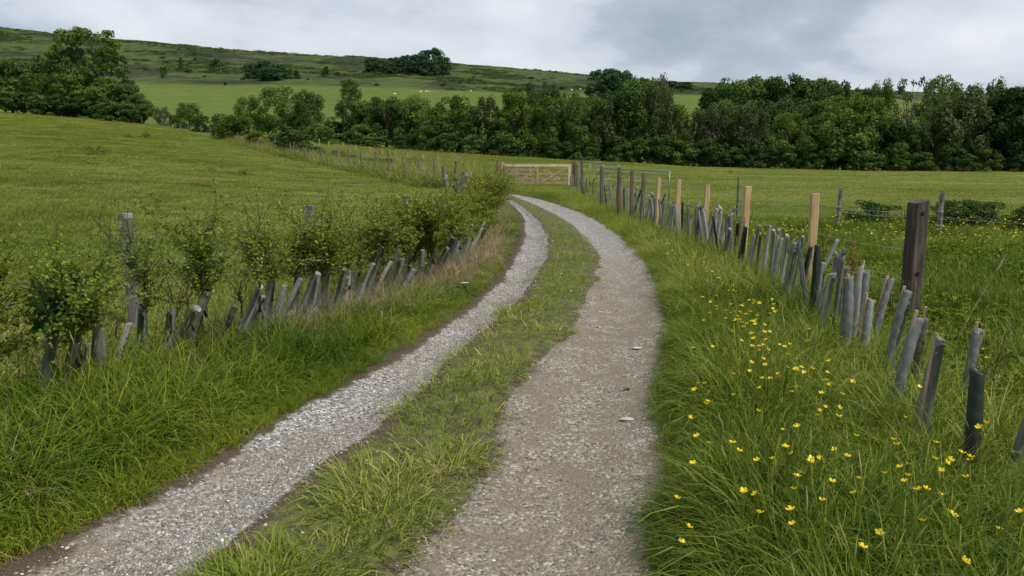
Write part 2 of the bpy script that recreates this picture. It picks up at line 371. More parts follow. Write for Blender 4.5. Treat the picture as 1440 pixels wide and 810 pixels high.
def terrain_mat():
    m, t, o = newmat('terrain_ground'); tc = N(t, 'ShaderNodeTexCoord'); P = tc.outputs['Object']
    at1 = N(t, 'ShaderNodeAttribute', attribute_name='hill'); at2 = N(t, 'ShaderNodeAttribute', attribute_name='soil'); at3 = N(t, 'ShaderNodeAttribute', attribute_name='olive')
    # pasture
    a = noise(t, P, 0.11, 4, 0.6, 0.6); b = noise(t, P, 1.3, 5, 0.65, 0.4); c = noise(t, P, 14, 4, 0.7)
    f = math_(t, 'ADD', math_(t, 'MULTIPLY', a.outputs['Fac'], 0.35), math_(t, 'ADD', math_(t, 'MULTIPLY', b.outputs['Fac'], 0.40), math_(t, 'MULTIPLY', c.outputs['Fac'], 0.25)))
    past = ramp(t, f, [(0.36, (.050, .085, .012)), (0.47, (.080, .120, .016)), (0.56, (.108, .145, .022)), (0.66, (.155, .165, .04))])
    rough = ramp(t, f, [(0.36, (.045, .068, .014)), (0.48, (.078, .105, .022)), (0.58, (.115, .130, .036)), (0.66, (.16, .155, .06))])
    col = mixc(t, at3.outputs['Fac'], past.outputs[0], rough.outputs[0])
    # hill: moor grass with dark heather and gorse
    mp = N(t, 'ShaderNodeMapping'); mp.inputs['Scale'].default_value = (1, 0.55, 1.8); t.links.new(P, mp.inputs[0])
    h1 = noise(t, mp.outputs[0], 0.016, 7, 0.62, 0.8); h2 = noise(t, mp.outputs[0], 0.11, 4, 0.6)
    hg = ramp(t, h2.outputs['Fac'], [(0.3, (.028, .045, .012)), (0.55, (.058, .078, .019)), (0.75, (.095, .098, .033))])
    hd = ramp(t, h2.outputs['Fac'], [(0.35, (.014, .018, .009)), (0.7, (.034, .036, .016))])
    k = ramp(t, h1.outputs['Fac'], [(0.49, (0, 0, 0)), (0.55, (1, 1, 1))])
    hmix = math_(t, 'MULTIPLY', k.outputs[0], 0.9)
    hill = mixc(t, hmix, hg.outputs[0], hd.outputs[0])
    col = mixc(t, at1.outputs['Fac'], col, hill)
    # bare soil under hedge and verge
    so_ = ramp(t, b.outputs['Fac'], [(0.35, (.035, .028, .017)), (0.65, (.09, .075, .045))])
    col = mixc(t, at2.outputs['Fac'], col, so_.outputs[0])
    p = N(t, 'ShaderNodeBsdfPrincipled'); p.inputs['Roughness'].default_value = 0.95; p.inputs['Specular IOR Level'].default_value = 0.1
    t.links.new(col, p.inputs['Base Color'])
    bp = N(t, 'ShaderNodeBump'); bp.inputs['Strength'].default_value = 0.9; bp.inputs['Distance'].default_value = 0.12
    t.links.new(b.outputs['Fac'], bp.inputs['Height']); t.links.new(bp.outputs[0], p.inputs['Normal'])
    t.links.new(p.outputs[0], o.inputs[0]); return m
M['terrain'] = terrain_mat()

def track_mat():
    m, t, o = newmat('track_gravel'); tc = N(t, 'ShaderNodeTexCoord'); P = tc.outputs['Object']
    g = N(t, 'ShaderNodeAttribute', attribute_name='gravel'); s = N(t, 'ShaderNodeAttribute', attribute_name='sward'); w = N(t, 'ShaderNodeAttribute', attribute_name='white')
    v = N(t, 'ShaderNodeTexVoronoi'); v.inputs['Scale'].default_value = 75; t.links.new(P, v.inputs['Vector'])
    sepc = N(t, 'ShaderNodeSeparateColor'); t.links.new(v.outputs['Color'], sepc.inputs[0])
    n1 = noise(t, P, 3.2, 6, 0.65, 0.5); n2 = noise(t, P, 160, 3, 0.7); n3 = noise(t, P, 11, 5, 0.7)
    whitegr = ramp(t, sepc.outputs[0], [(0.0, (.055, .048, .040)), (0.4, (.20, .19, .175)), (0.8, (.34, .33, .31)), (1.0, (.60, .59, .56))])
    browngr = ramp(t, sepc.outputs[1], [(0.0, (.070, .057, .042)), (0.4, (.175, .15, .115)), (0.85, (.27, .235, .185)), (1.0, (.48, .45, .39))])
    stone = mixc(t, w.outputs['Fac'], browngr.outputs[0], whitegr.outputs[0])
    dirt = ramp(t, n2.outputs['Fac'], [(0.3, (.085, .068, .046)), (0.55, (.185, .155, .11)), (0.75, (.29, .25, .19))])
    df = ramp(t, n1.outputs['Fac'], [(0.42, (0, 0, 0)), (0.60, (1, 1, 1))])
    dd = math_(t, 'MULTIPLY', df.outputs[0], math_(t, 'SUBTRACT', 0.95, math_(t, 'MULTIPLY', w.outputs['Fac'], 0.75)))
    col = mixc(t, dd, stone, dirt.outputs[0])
    soil = ramp(t, n2.outputs['Fac'], [(0.3, (.030, .021, .013)), (0.55, (.085, .063, .040)), (0.7, (.17, .14, .10)), (0.8, (.26, .23, .18))])
    k = math_(t, 'ADD', math_(t, 'MULTIPLY', g.outputs['Fac'], 1.6), math_(t, 'MULTIPLY', math_(t, 'SUBTRACT', n3.outputs['Fac'], 0.5), 2.2))
    k = ramp(t, k, [(0.45, (0, 0, 0)), (0.85, (1, 1, 1))])
    col = mixc(t, k.outputs[0], soil.outputs[0], col)
    # thin moss and short turf creeping over the stone
    moss = ramp(t, n3.outputs['Fac'], [(0.33, (.055, .050, .024)), (0.47, (.080, .110, .016)), (0.6, (.15, .18, .03))])
    mk = math_(t, 'ADD', s.outputs['Fac'], math_(t, 'MULTIPLY', math_(t, 'SUBTRACT', n3.outputs['Fac'], 0.55), 1.6))
    mk = ramp(t, mk, [(0.30, (0, 0, 0)), (0.75, (1, 1, 1))])
    col = mixc(t, math_(t, 'MULTIPLY', mk.outputs[0], 0.6), col, moss.outputs[0])
    p = N(t, 'ShaderNodeBsdfPrincipled'); p.inputs['Roughness'].default_value = 0.9; p.inputs['Specular IOR Level'].default_value = 0.2
    t.links.new(col, p.inputs['Base Color'])
    hgt = math_(t, 'ADD', math_(t, 'MULTIPLY', v.outputs['Distance'], -0.8), math_(t, 'MULTIPLY', n3.outputs['Fac'], 1.2))
    bp = N(t, 'ShaderNodeBump'); bp.inputs['Strength'].default_value = 0.8; bp.inputs['Distance'].default_value = 0.012
    t.links.new(hgt, bp.inputs['Height']); t.links.new(bp.outputs[0], p.inputs['Normal'])
    t.links.new(p.outputs[0], o.inputs[0]); return m
M['track'] = track_mat()

# ------------------------------------------------------------------ where the lane and the rows run (ground lines read off the photo)
EY = np.array([268, 273, 280, 283, 290, 300, 310, 330, 350, 370, 400, 433, 460, 494, 539, 572, 625, 658, 699, 732, 769, 810, 2200], float)
EL = np.array([700, 704, 708, 711, 722, 732, 737, 736, 729, 719, 699, 659, 618, 574, 492, 430, 340, 279, 205, 138, 62, -20, -2900], float)
ELR = np.array([702, 707, 715, 722, 733, 746, 757, 770, 774, 767, 748, 717, 690, 650, 604, 575, 504, 458, 410, 372, 330, 290, -1170], float)
ERL = np.array([703, 716, 732, 740, 757, 777, 796, 820, 838, 847, 840, 822, 800, 775, 748, 722, 696, 678, 652, 632, 606, 580, -365], float)
ER = np.array([706, 722, 757, 768, 790, 818, 838, 868, 893, 908, 926, 935, 937, 936, 935, 935, 939, 941, 944, 946, 948, 950, 1010], float)
LGY = np.array([120, 157, 160, 170, 180, 195, 210, 228, 240, 250, 262, 266, 268, 290, 310, 340, 370, 400, 430, 460, 500, 540, 600, 700, 900, 2200], float)
LGX = np.array([-300, 0, 60, 170, 245, 310, 360, 430, 490, 545, 600, 640, 690, 702, 702, 684, 645, 575, 500, 408, 290, 185, 45, -160, -520, -2900], float)
RGY = np.array([200, 255, 262, 270, 290, 310, 330, 360, 400, 440, 500, 560, 640, 700, 810, 1200, 2200], float)
RGX = np.array([790, 790, 792, 805, 855, 903, 935, 1000, 1055, 1105, 1165, 1220, 1300, 1385, 1530, 2040, 3350], float)
fi = lambda xs, ys: (lambda p: np.interp(p, xs, ys))
eL, eLR, eRL, eR, gL, gR = fi(EY, EL), fi(EY, ELR), fi(EY, ERL), fi(EY, ER), fi(LGY, LGX), fi(RGY, RGX)

# ------------------------------------------------------------------ the ground sheet
def build_terrain():
    az = np.concatenate([np.radians(np.linspace(-48, 50, 460)), np.radians(np.linspace(50, 312, 70))[1:-1]])
    r = np.concatenate([[0.02], np.exp(np.linspace(math.log(0.5), math.log(3900), 430))])
    na, nr = len(az), len(r)
    A, RR = np.meshgrid(az, r); X = RR * np.sin(A); Y = RR * np.cos(A); Z = ground(X, Y)
    px, py = project(X, Y, Z)
    vis = (Y > 0.7) & (py > 266)
    mpx = F / np.maximum(Y, .5)
    ins = vis & (px > eL(py) - 0.12 * mpx) & (px < eR(py) + 0.12 * mpx)
    Z = Z - np.where(ins, 0.09, 0.0)
    hill = sstep(330, 480, np.hypot(X, Y)) * (py < 300)
    # the improved grass fields at the foot of the hill stay green
    wob = 10 * (fbm(X * .008, Y * .008, 5, 3) - .5)
    hill = np.where((Y > 200), sstep(470, 500, Y + wob * 4), 0.0)
    near_l = vis & (px > gL(py) - 0.25 * mpx) & (px < eL(py)); near_r = vis & (px > eR(py)) & (px < gR(py) + 0.5 * mpx)
    soil = np.where(near_l | near_r, 0.75, 0.0) * (Y < 45)
    ol = np.where((px > gR(py)) & (Y < 24), 0.85, 0.0); strip = (px > gL(py)) & (px < 700) & (Y > 30) & (Y < 100)
    ol = np.where(strip, 0.6, ol); ol = np.where(Y > 180, 0.35, ol)
    V = np.stack([X.ravel(), Y.ravel(), Z.ravel()], 1)
    i = np.arange(nr - 1)[:, None] * na; j = np.arange(na)[None, :]; k = (j + 1) % na
    Q = np.stack([i + j, i + k, i + na + k, i + na + j], -1).reshape(-1, 4)[:, ::-1]
    mb = MB(); mb.add(V, Q); me = mb.mesh('ground', M['terrain'], True)
    for nm, d in (('hill', hill), ('soil', soil), ('olive', ol)):
        a = me.attributes.new(nm, 'FLOAT', 'POINT'); a.data.foreach_set('value', d.ravel().astype(float))
    tag(link('ground', me), kind='structure')
build_terrain()

# ------------------------------------------------------------------ the track ribbon: two ruts with a grassed crown
def build_track():
    rows = np.concatenate([np.linspace(269, 300, 50), np.linspace(300.5, 420, 150), np.linspace(421, 900, 230), np.linspace(905, 1900, 60)])[::-1]
    secs = [[(float(eL(p)), p), (float(eLR(p)), p), (float(eRL(p)), p), (float(eR(p)), p)] for p in rows]
    S = np.array([[at(*q)[:2] for q in s] for s in secs])               # n,4,2
    # the lane bends away behind the hedge
    d = (S[-1] - S[-2]); ext = []
    base = S[-1]
    for k in range(1, 26):
        a = k / 25
        ext.append(base + np.array([-0.32 * k, 0.10 * k * (1 - 0.4 * a)]) + np.array([[0, 0], [0, .28 * a], [0, 1.3 * a], [0, 1.7 * a]]))
    S = np.concatenate([S, np.array(ext)])
    tt = np.array([-0.12, 0.0] + list(np.linspace(0.03, 0.97, 88)) + [1.0, 1.12])
    n = len(S); ctr = np.array([0, 1 / 3, 2 / 3, 1.0])
    X = np.empty((n, len(tt))); Y = np.empty_like(X)
    for i in range(n):
        w = np.linalg.norm(S[i, 3] - S[i, 0]) + 1e-6
        for c, A in ((0, X), (1, Y)):
            A[i] = np.interp(tt, ctr, S[i, :, c])
            lo, hi = tt < 0, tt > 1
            A[i, lo] = S[i, 0, c] - (S[i, 3, c] - S[i, 0, c]) / w * 0.25
            A[i, hi] = S[i, 3, c] + (S[i, 3, c] - S[i, 0, c]) / w * 0.25
    T = np.broadcast_to(tt, X.shape)
    rut = np.exp(-((T - 1 / 6) / 0.11) ** 2) + np.exp(-((T - 5 / 6) / 0.12) ** 2)
    Z = ground(X, Y) + 0.012 - 0.055 * rut + 0.02 * np.exp(-((T - .5) / .15) ** 2) + 0.012 * (fbm(X * 6, Y * 6, 4, 3) - .5) + 0.006 * (vnoise(X * 30, Y * 30, 8) - .5)
    Z = np.where((T < 0) | (T > 1), ground(X, Y) - 0.05, Z)
    nz = (fbm(X * 2.2, Y * 2.2, 31, 4) - .5)
    Tn = T + nz * 0.10
    g = sstep(-.03, .11, Tn) * (1 - sstep(.27, .36, Tn)) + sstep(.62, .72, Tn) * (1 - sstep(.95, 1.03, Tn))
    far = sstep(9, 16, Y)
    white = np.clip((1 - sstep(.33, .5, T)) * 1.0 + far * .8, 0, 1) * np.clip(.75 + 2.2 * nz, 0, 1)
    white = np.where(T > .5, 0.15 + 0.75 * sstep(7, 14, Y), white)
    sward = sstep(.30, .40, Tn) * (1 - sstep(.60, .72, Tn)) * 0.8 + 0.42 * sstep(.55, .95, Tn) * (1 - far)*(1-sstep(.8,.95,Tn))
    mb = MB(); c = X.shape[1]
    i = np.arange(n - 1)[:, None] * c; j = np.arange(c - 1)[None, :]
    Q = np.stack([i + j, i + j + 1, i + c + j + 1, i + c + j], -1).reshape(-1, 4)
    mb.add(np.stack([X.ravel(), Y.ravel(), Z.ravel()], 1), Q); me = mb.mesh('farm_track', M['track'], True)
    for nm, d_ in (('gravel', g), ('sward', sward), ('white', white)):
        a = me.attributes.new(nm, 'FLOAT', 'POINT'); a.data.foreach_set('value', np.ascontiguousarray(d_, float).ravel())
    tag(link('farm_track', me), kind='structure')
    return X, Y, Z
TRX, TRY, TRZ = build_track()

# ------------------------------------------------------------------ geometry-node scatter for uncountable stuff
def scatter_group():
    g = bpy.data.node_groups.new('scatter', 'GeometryNodeTree')
    g.interface.new_socket('Geometry', in_out='INPUT', socket_type='NodeSocketGeometry')
    g.interface.new_socket('Geometry', in_out='OUTPUT', socket_type='NodeSocketGeometry')
    A = g.nodes.new; L = g.links.new
    gi = A('NodeGroupInput'); go = A('NodeGroupOutput')
    def na(nm, ty):
        n = A('GeometryNodeInputNamedAttribute'); n.data_type = ty; n.inputs['Name'].default_value = nm; return n.outputs['Attribute']
    sg = A('GeometryNodeSeparateGeometry'); sg.domain = 'POINT'; L(gi.outputs[0], sg.inputs[0]); L(na('isp', 'BOOLEAN'), sg.inputs[1])
    sp = A('GeometryNodeSplitToInstances'); sp.domain = 'POINT'; L(sg.outputs[1], sp.inputs[0]); L(na('var', 'INT'), sp.inputs['Group ID'])
    ip = A('GeometryNodeInstanceOnPoints'); L(sg.outputs[0], ip.inputs['Points']); L(sp.outputs[0], ip.inputs['Instance'])
    ip.inputs['Pick Instance'].default_value = True; L(na('idx', 'INT'), ip.inputs['Instance Index'])
    er = A('FunctionNodeEulerToRotation'); L(na('rot', 'FLOAT_VECTOR'), er.inputs[0]); L(er.outputs[0], ip.inputs['Rotation'])
    L(na('scl', 'FLOAT_VECTOR'), ip.inputs['Scale'])
    L(ip.outputs[0], go.inputs[0]); return g
SG = scatter_group()
def scatter(name, variants, mat, pts, scl, tint, label=None, cat=None, tilt=0.12, rotz=None, bias=None):
    """variants: list of MB; pts n,3; scl n or n,3; one host mesh carries the tufts and the points"""
    n = len(pts)
    if n == 0: return
    mb = MB(); var = []
    for k, v in enumerate(variants):
        off = mb.n
        for a, t_ in zip(v.v, v.a): mb.v.append(a); mb.a.append(t_)
        mb.n += v.n
        mb.q += [q + off for q in v.q]; mb.t += [q + off for q in v.t]; mb.qm += v.qm; mb.tm += v.tm
        var.append(np.full(v.n, k))
    nv = mb.n; mb.v.append(np.asarray(pts, float)); mb.a.append(np.zeros(n)); mb.n += n
    me = bpy.data.meshes.new(name)
    V = np.vstack(mb.v); q = np.vstack(mb.q) if mb.q else np.zeros((0, 4), int); t = np.vstack(mb.t) if mb.t else np.zeros((0, 3), int)
    me.vertices.add(len(V)); me.vertices.foreach_set('co', V.ravel())
    li = np.concatenate([q.ravel(), t.ravel()]); me.loops.add(len(li)); me.loops.foreach_set('vertex_index', li.astype(np.int32))
    me.polygons.add(len(q) + len(t)); me.polygons.foreach_set('loop_start', np.concatenate([np.arange(len(q)) * 4, len(q) * 4 + np.arange(len(t)) * 3]).astype(np.int32))
    me.polygons.foreach_set('material_index', np.concatenate(mb.qm + mb.tm).astype(np.int32))
    for m in (mat if isinstance(mat, list) else [mat]): me.materials.append(m)
    me.update(calc_edges=True)
    def at_(nm, ty, data, key='value'):
        a = me.attributes.new(nm, ty, 'POINT'); a.data.foreach_set(key, data)
    at_('tone', 'FLOAT', np.concatenate(mb.a))
    at_('isp', 'BOOLEAN', np.concatenate([np.zeros(nv, bool), np.ones(n, bool)]))
    at_('var', 'INT', np.concatenate(var + [np.zeros(n, int)]).astype(np.int32))
    at_('idx', 'INT', np.concatenate([np.zeros(nv, int), rng.integers(0, len(variants), n)]).astype(np.int32))
    rot = np.zeros((nv + n, 3)); rot[nv:, 0] = rng.normal(0, tilt, n); rot[nv:, 1] = rng.normal(0, tilt, n)
    rot[nv:, 2] = rng.uniform(0, 2 * math.pi, n) if rotz is None else rotz
    if bias is not None:      # tufts lean the same way whatever their turn
        c_, s_ = np.cos(-rot[nv:, 2]), np.sin(-rot[nv:, 2]); rot[nv:, 0] += c_ * bias[0] - s_ * bias[1]; rot[nv:, 1] += s_ * bias[0] + c_ * bias[1]
    at_('rot', 'FLOAT_VECTOR', rot.ravel(), 'vector')
    s = np.ones((nv + n, 3)); scl = np.asarray(scl, float); s[nv:] = scl[:, None] if scl.ndim == 1 else scl
    at_('scl', 'FLOAT_VECTOR', s.ravel(), 'vector')
    at_('tint', 'FLOAT', np.concatenate([np.zeros(nv), np.clip(tint, 0, 1)]))
    o = link(name, me); md = o.modifiers.new('scatter', 'NODES'); md.node_group = SG
    return tag(o, label, cat, kind='stuff')

def tuft(nb, rad, hmin, hmax, wid, bend, seg=3, lean=0.25, seed=0, stone=False):
    """grass tuft: nb curved tapering blades"""
    g = np.random.default_rng(seed); mb = MB()
    for b in range(nb):
        a = g.uniform(0, 2 * math.pi); r = rad * math.sqrt(g.uniform()); bx, by = r * math.cos(a), r * math.sin(a)
        h = g.uniform(hmin, hmax) * (1.0 if g.uniform() < .8 else 1.2); d = a + g.normal(0, .55); ln = lean * (r / rad) * g.uniform(.5, 1.6) + abs(g.normal(0, lean * .3)); bd = bend * (.35 + .8 * r / rad) * g.uniform(.5, 1.5)
        w = wid * g.uniform(.6, 1.3); wx, wy = -math.sin(d), math.cos(d); tw = g.uniform(-.8, .8)
        wx, wy = math.cos(tw) * wx - math.sin(tw) * wy, math.sin(tw) * wx + math.cos(tw) * wy
        V = []; s_ = h / seg; ang = ln; x = bx; y = by; z = -0.03
        for k in range(seg + 1):
            q = w * (1 - (k / seg) ** 2.2) * .5
            if k < seg: V += [(x - wx * q, y - wy * q, z), (x + wx * q, y + wy * q, z)]
            else: V.append((x, y, z))
            ang += bd / seg * (k + .5) * .9
            x += math.sin(ang) * math.cos(d) * s_; y += math.sin(ang) * math.sin(d) * s_; z += math.cos(ang) * s_
        Q = [(2 * k, 2 * k + 1, 2 * k + 3, 2 * k + 2) for k in range(seg - 1)]; T = [(2 * seg - 2, 2 * seg - 1, 2 * seg)]
        mb.add(V, Q, T, tone=np.clip(g.beta(2, 2.6), 0, 1))
    return mb
def cand(n, y0, y1, p, ulo=-.86, uhi=.92):
    """random ground points; density per square metre falls as y^-(p+1)"""
    q = rng.uniform(size=n)
    y = (y0 ** (1 - p) + q * (y1 ** (1 - p) - y0 ** (1 - p))) ** (1 / (1 - p)) if p != 1 else y0 * (y1 / y0) ** q
    x = rng.uniform(ulo, uhi, n) * y; z = ground(x, y); px, py = project(x, y, z)
    return x, y, z, px, py, F / y

# tall lush grass of the left bank
lush = [tuft(30, .13, .22, .52, .0085, 1.25, 5, .22, 100 + k) for k in range(7)]
x, y, z, px, py, m = cand(52000, 1.3, 34, .35, -1.3, .3)
k = (px > gL(py) - .05 * m) & (px < eL(py) + (-.02 + .10 * (fbm(x * 3, y * 3, 61) - .5)) * m) & (py > 268)
edge = (eL(py) - px) / m
s = np.interp(px, [180, 340, 480, 640], [1, .85, .68, .62]) * (0.30 + 0.75 * sstep(0.0, .55, edge)) * rng.uniform(.7, 1.15, len(x)) * (0.75 + .5 * fbm(x * 1.3, y * 1.3, 62)) * (1 - .45 * sstep(10, 26, y))
ti = .33 + 1.2 * (fbm(x * 1.1, y * 1.1, 63) - .5) + .30 * (1 - sstep(.05, .5, edge)) + rng.normal(0, .08, len(x))
dryk = (fbm(x * 1.6, y * 1.6, 64) < .47) & (edge > 1.0)
kk = k & ~((px < gL(py) + np.interp(py, [300, 340, 380, 480], [.10, .24, .45, .40]) * m) & (py < 495) & (py > 285) & (rng.uniform(size=len(x)) < .93))
scatter('bank_grass', lush, M['blade_lush'], np.stack([x, y, z], 1)[kk], s[kk], ti[kk], 'tall lush green grass on the bank left of the track', 'grass', bias=(.05, .20))

# grassed crown of the track
short = [tuft(28, .10, .045, .12, .0050, 1.0, 3, .55, 200 + k) for k in range(6)]
x, y, z, px, py, m = cand(90000, 1.3, 34, .35, -.75, .45)
nz = fbm(x * 2.2, y * 2.2, 31, 4) - .5; n2 = fbm(x * 3.5, y * 3.5, 66, 3)
a, b = eLR(py), eRL(py); t = (px - a) / np.maximum(b - a, 1) + nz * .35
dens = sstep(-.06, .22, t) * (1 - sstep(.62, 1.05, t)) * (0.80 + .5 * sstep(.40, .58, n2))
k = (py > 268) & (rng.uniform(size=len(x)) < dens) & (px > eL(py)) & (px < eR(py))
s = (0.55 + .85 * dens * sstep(.35, .62, n2)) * rng.uniform(.6, 1.3, len(x)) * (1 - .3 * sstep(8, 20, y))
ti = .66 + .9 * (fbm(x * 1.1, y * 1.1, 67) - .5) + rng.normal(0, .1, len(x)) + .2 * (1 - dens)
zt = z - .0
scatter('crown_grass', short, M['blade_mid'], np.stack([x, y, zt], 1)[k], s[k], ti[k], 'short grass growing along the crown between the wheel ruts', 'grass')
# sparse weeds in the right rut
x, y, z, px, py, m = cand(16000, 1.5, 16, .5, -.4, .3)
nz = fbm(x * 4, y * 4, 71, 3)
t = (px - eRL(py)) / np.maximum(eR(py) - eRL(py), 1)
k = (t > -.1) & (t < .8) & (nz > .56) & (rng.uniform(size=len(x)) < .45 * (1 - .8 * np.abs(t - .2)))
scatter('rut_weeds', [tuft(10, .04, .015, .05, .004, .8, 3, .6, 240 + q) for q in range(4)], M['blade_mid'], np.stack([x, y, z - .035], 1)[k], rng.uniform(.5, 1.2, k.sum()), rng.uniform(.35, .95, k.sum()), 'tiny weeds and moss in the right wheel rut', 'weeds')

# right verge: mixed finer and longer grass
verge = [tuft(34, .13, .16, .42, .0062, 1.1, 5, .28, 300 + k) for k in range(8)]
x, y, z, px, py, m = cand(80000, 1.2, 42, .35, -.05, 1.3)
k = (px > eR(py) + (-.03 + .14 * (fbm(x * 3, y * 3, 81) - .5)) * m) & (px < gR(py) + .25 * m) & (py > 255)
edge = (px - eR(py)) / m
s = (0.38 + .78 * sstep(0, .4, edge)) * rng.uniform(.65, 1.25, len(x)) * (.7 + .6 * fbm(x * 1.4, y * 1.4, 82)) * (1 - .5 * sstep(9, 26, y))
ti = .63 + 1.3 * (fbm(x * .9, y * .9, 83) - .5) + rng.normal(0, .12, len(x)) + .08 * sstep(6, 14, y)
scatter('verge_grass', verge, M['blade_mid'], np.stack([x, y, z], 1)[k], s[k], ti[k], 'long mixed grass on the verge right of the track', 'grass', bias=(.05, -.18))

def seedstem(seed):
    g = np.random.default_rng(seed); mb = MB()
    for k in range(3):
        h = g.uniform(.35, .62); d = g.uniform(0, 6.28); l = g.uniform(.05, .16); P = np.array([(g.normal(0, .02), g.normal(0, .02), 0), (math.cos(d) * l * .3, math.sin(d) * l * .3, h * .6), (math.cos(d) * l, math.sin(d) * l, h)])
        mb.tube(P, [.0016, .0013, .0009], 3, .45, cap=False)
        e_ = P[2] - P[1]; mb.tube([P[2] - e_ * .28, P[2] - e_ * .12, P[2] + e_ * .04], [.001, .0030, .001], 4, g.uniform(.5, .85), cap=False)
    return mb
x, y, z, px, py, m = cand(6000, 1.5, 24, .3, -1.2, 1.2)
k = (py > 275) & (((px > eR(py) + .15 * m) & (px < gR(py) + 1.5 * m)) | ((px > gL(py) - .2 * m) & (px < eL(py) - .35 * m)))
scatter('grass_seed_heads', [seedstem(560 + q) for q in range(5)], M['blade_mid'], np.stack([x, y, z], 1)[k], rng.uniform(.6, 1.05, k.sum()), rng.uniform(.3, .8, k.sum()), 'fine flowering grass stems standing above the verges', 'grass')
# pasture left of the hedge
past = [tuft(60, .26, .035, .085, .006, .8, 3, .5, 400 + k) for k in range(5)]
x, y, z, px, py, m = cand(110000, 3.0, 160, .50, -1.0, .1)
k = (px < gL(py) - .1 * m) & (py > 156) & (rng.uniform(size=len(x)) < 1.1 - y / 160)
sc_ = (1 + .035 * y) * rng.uniform(.7, 1.2, len(x)); zs = (1 + .010 * y) * rng.uniform(.5, 1.3, len(x)) * (.25 + 1.5 * fbm(x * .8, y * .8, 92))
zs = zs * (1 + 1.3 * (1 - sstep(.1, 1.0, (gL(py) - px) / m)))
ti = .54 + 1.15 * (fbm(x * .25, y * .35, 93, 5) - .5) + .9 * (fbm(x * 2, y * 2, 94) - .5) + rng.normal(0, .10, len(x)) - .4 * (fbm(x * .9, y * .9, 195, 3) > .66)
scatter('pasture_grass', past, M['blade_field'], np.stack([x, y, z], 1)[k], np.stack([sc_, sc_, zs], 1)[k], ti[k], 'short grazed grass of the left pasture', 'grass', tilt=.05)
# right field beyond the rough strip
x, y, z, px, py, m = cand(70000, 16, 125, .35, -.28, .85)
k = (px > np.where(py > 262, gR(py) + .3 * m, np.interp(py, [200, 228, 262], [440, 640, 700]))) & ((y > 19) | (px < 960)) & (px > 440)
sc_ = (1 + .035 * y) * rng.uniform(.7, 1.2, len(x)); zs = (1 + .014 * y) * rng.uniform(.6, 1.3, len(x)) * (.5 + fbm(x * .4, y * .4, 95))
zs *= np.where(px < 800, 1.5, 1.0)
ti = .49 + 1.2 * (fbm(x * .16, y * .3, 96, 4) - .5) + .5 * (fbm(x * 1.2, y * 1.2, 196) - .5) + rng.normal(0, .10, len(x))
scatter('field_grass', past, M['blade_field'], np.stack([x, y, z], 1)[k], np.stack([sc_, sc_, zs], 1)[k], ti[k], 'short grass of the wide field on the right', 'grass', tilt=.05)
# rough ground right of the tree guards
roughv = [tuft(34, .17, .08, .30, .0065, 1.1, 4, .45, 500 + k) for k in range(7)]
x, y, z, px, py, m = cand(90000, 2.4, 21, .3, .1, 1.2)
nz = fbm(x * .9, y * .9, 97, 4)
k = (px > gR(py) + .05 * m) & (y < 19) & (rng.uniform(size=len(x)) < .35 + .9 * sstep(.36, .6, nz))
s = rng.uniform(.5, 1.15, len(x)) * (.45 + 1.05 * nz) * np.where((y > 15.4), 1.25, 1.0)
ti = .42 + 1.1 * (fbm(x * .6, y * .6, 98) - .5) + rng.normal(0, .13, len(x))
scatter('rough_grass', roughv, M['blade_mid'], np.stack([x, y, z], 1)[k], s[k], ti[k], 'rough tussocky grass beyond the right row of tree guards', 'grass')
# weeds with broader leaves in the rough ground
def weed(seed, nl=26, h=.22, lw=.02):
    g = np.random.default_rng(seed); mb = MB()
    for b in range(nl):
        d = g.uniform(0, 2 * math.pi); z0 = g.uniform(.0, h * .7); L = g.uniform(.05, .11); up = g.uniform(.1, .9)
        c = np.array([math.cos(d), math.sin(d), up]); c /= np.linalg.norm(c); w = np.array([-math.sin(d), math.cos(d), 0]) * lw * g.uniform(.6, 1.2)
        p0 = np.array([g.normal(0, .03), g.normal(0, .03), z0]); p1 = p0 + c * L * .5; p2 = p0 + c * L * .95 - np.array([0, 0, L * .25])
        mb.add([p0, p1 - w, p2, p1 + w], [(0, 1, 2, 3)], None, g.beta(2, 2.5))
    for b in range(3):
        mb.tube([(g.normal(0, .01), g.normal(0, .01), -.02), (g.normal(0, .03), g.normal(0, .03), h)], [.003, .0015], 4, .3, cap=False)
    return mb
x, y, z, px, py, m = cand(26000, 2.4, 17, .4, .1, 1.2)
nz = fbm(x * .7 + 7, y * .7, 99, 4)
k = (px > gR(py) + .1 * m) & (nz > .53) & (rng.uniform(size=len(x)) < .4)
x2, y2, z2, px2, py2, m2 = cand(7000, 1.5, 14, .4, -1.0, 1.1)
k2 = ((px2 > eR(py2) + .3 * m2) & (px2 < gR(py2))) & (fbm(x2 * .9, y2 * .9, 191) > .5) & (rng.uniform(size=len(x2)) < .5)
scatter('verge_weeds', [weed(540 + q, 30, .26, .018) for q in range(4)], M['blade_lush'], np.stack([x2, y2, z2], 1)[k2], rng.uniform(.6, 1.2, k2.sum()), rng.uniform(.2, .8, k2.sum()), 'leafy weeds among the long grass of the right verge', 'weeds')
scatter('rough_weeds', [weed(520 + q) for q in range(5)], M['blade_mid'], np.stack([x, y, z], 1)[k], rng.uniform(.5, 1.2, k.sum()), rng.uniform(.05, .7, k.sum()), 'low leafy weeds and nettles in the rough ground', 'weeds')
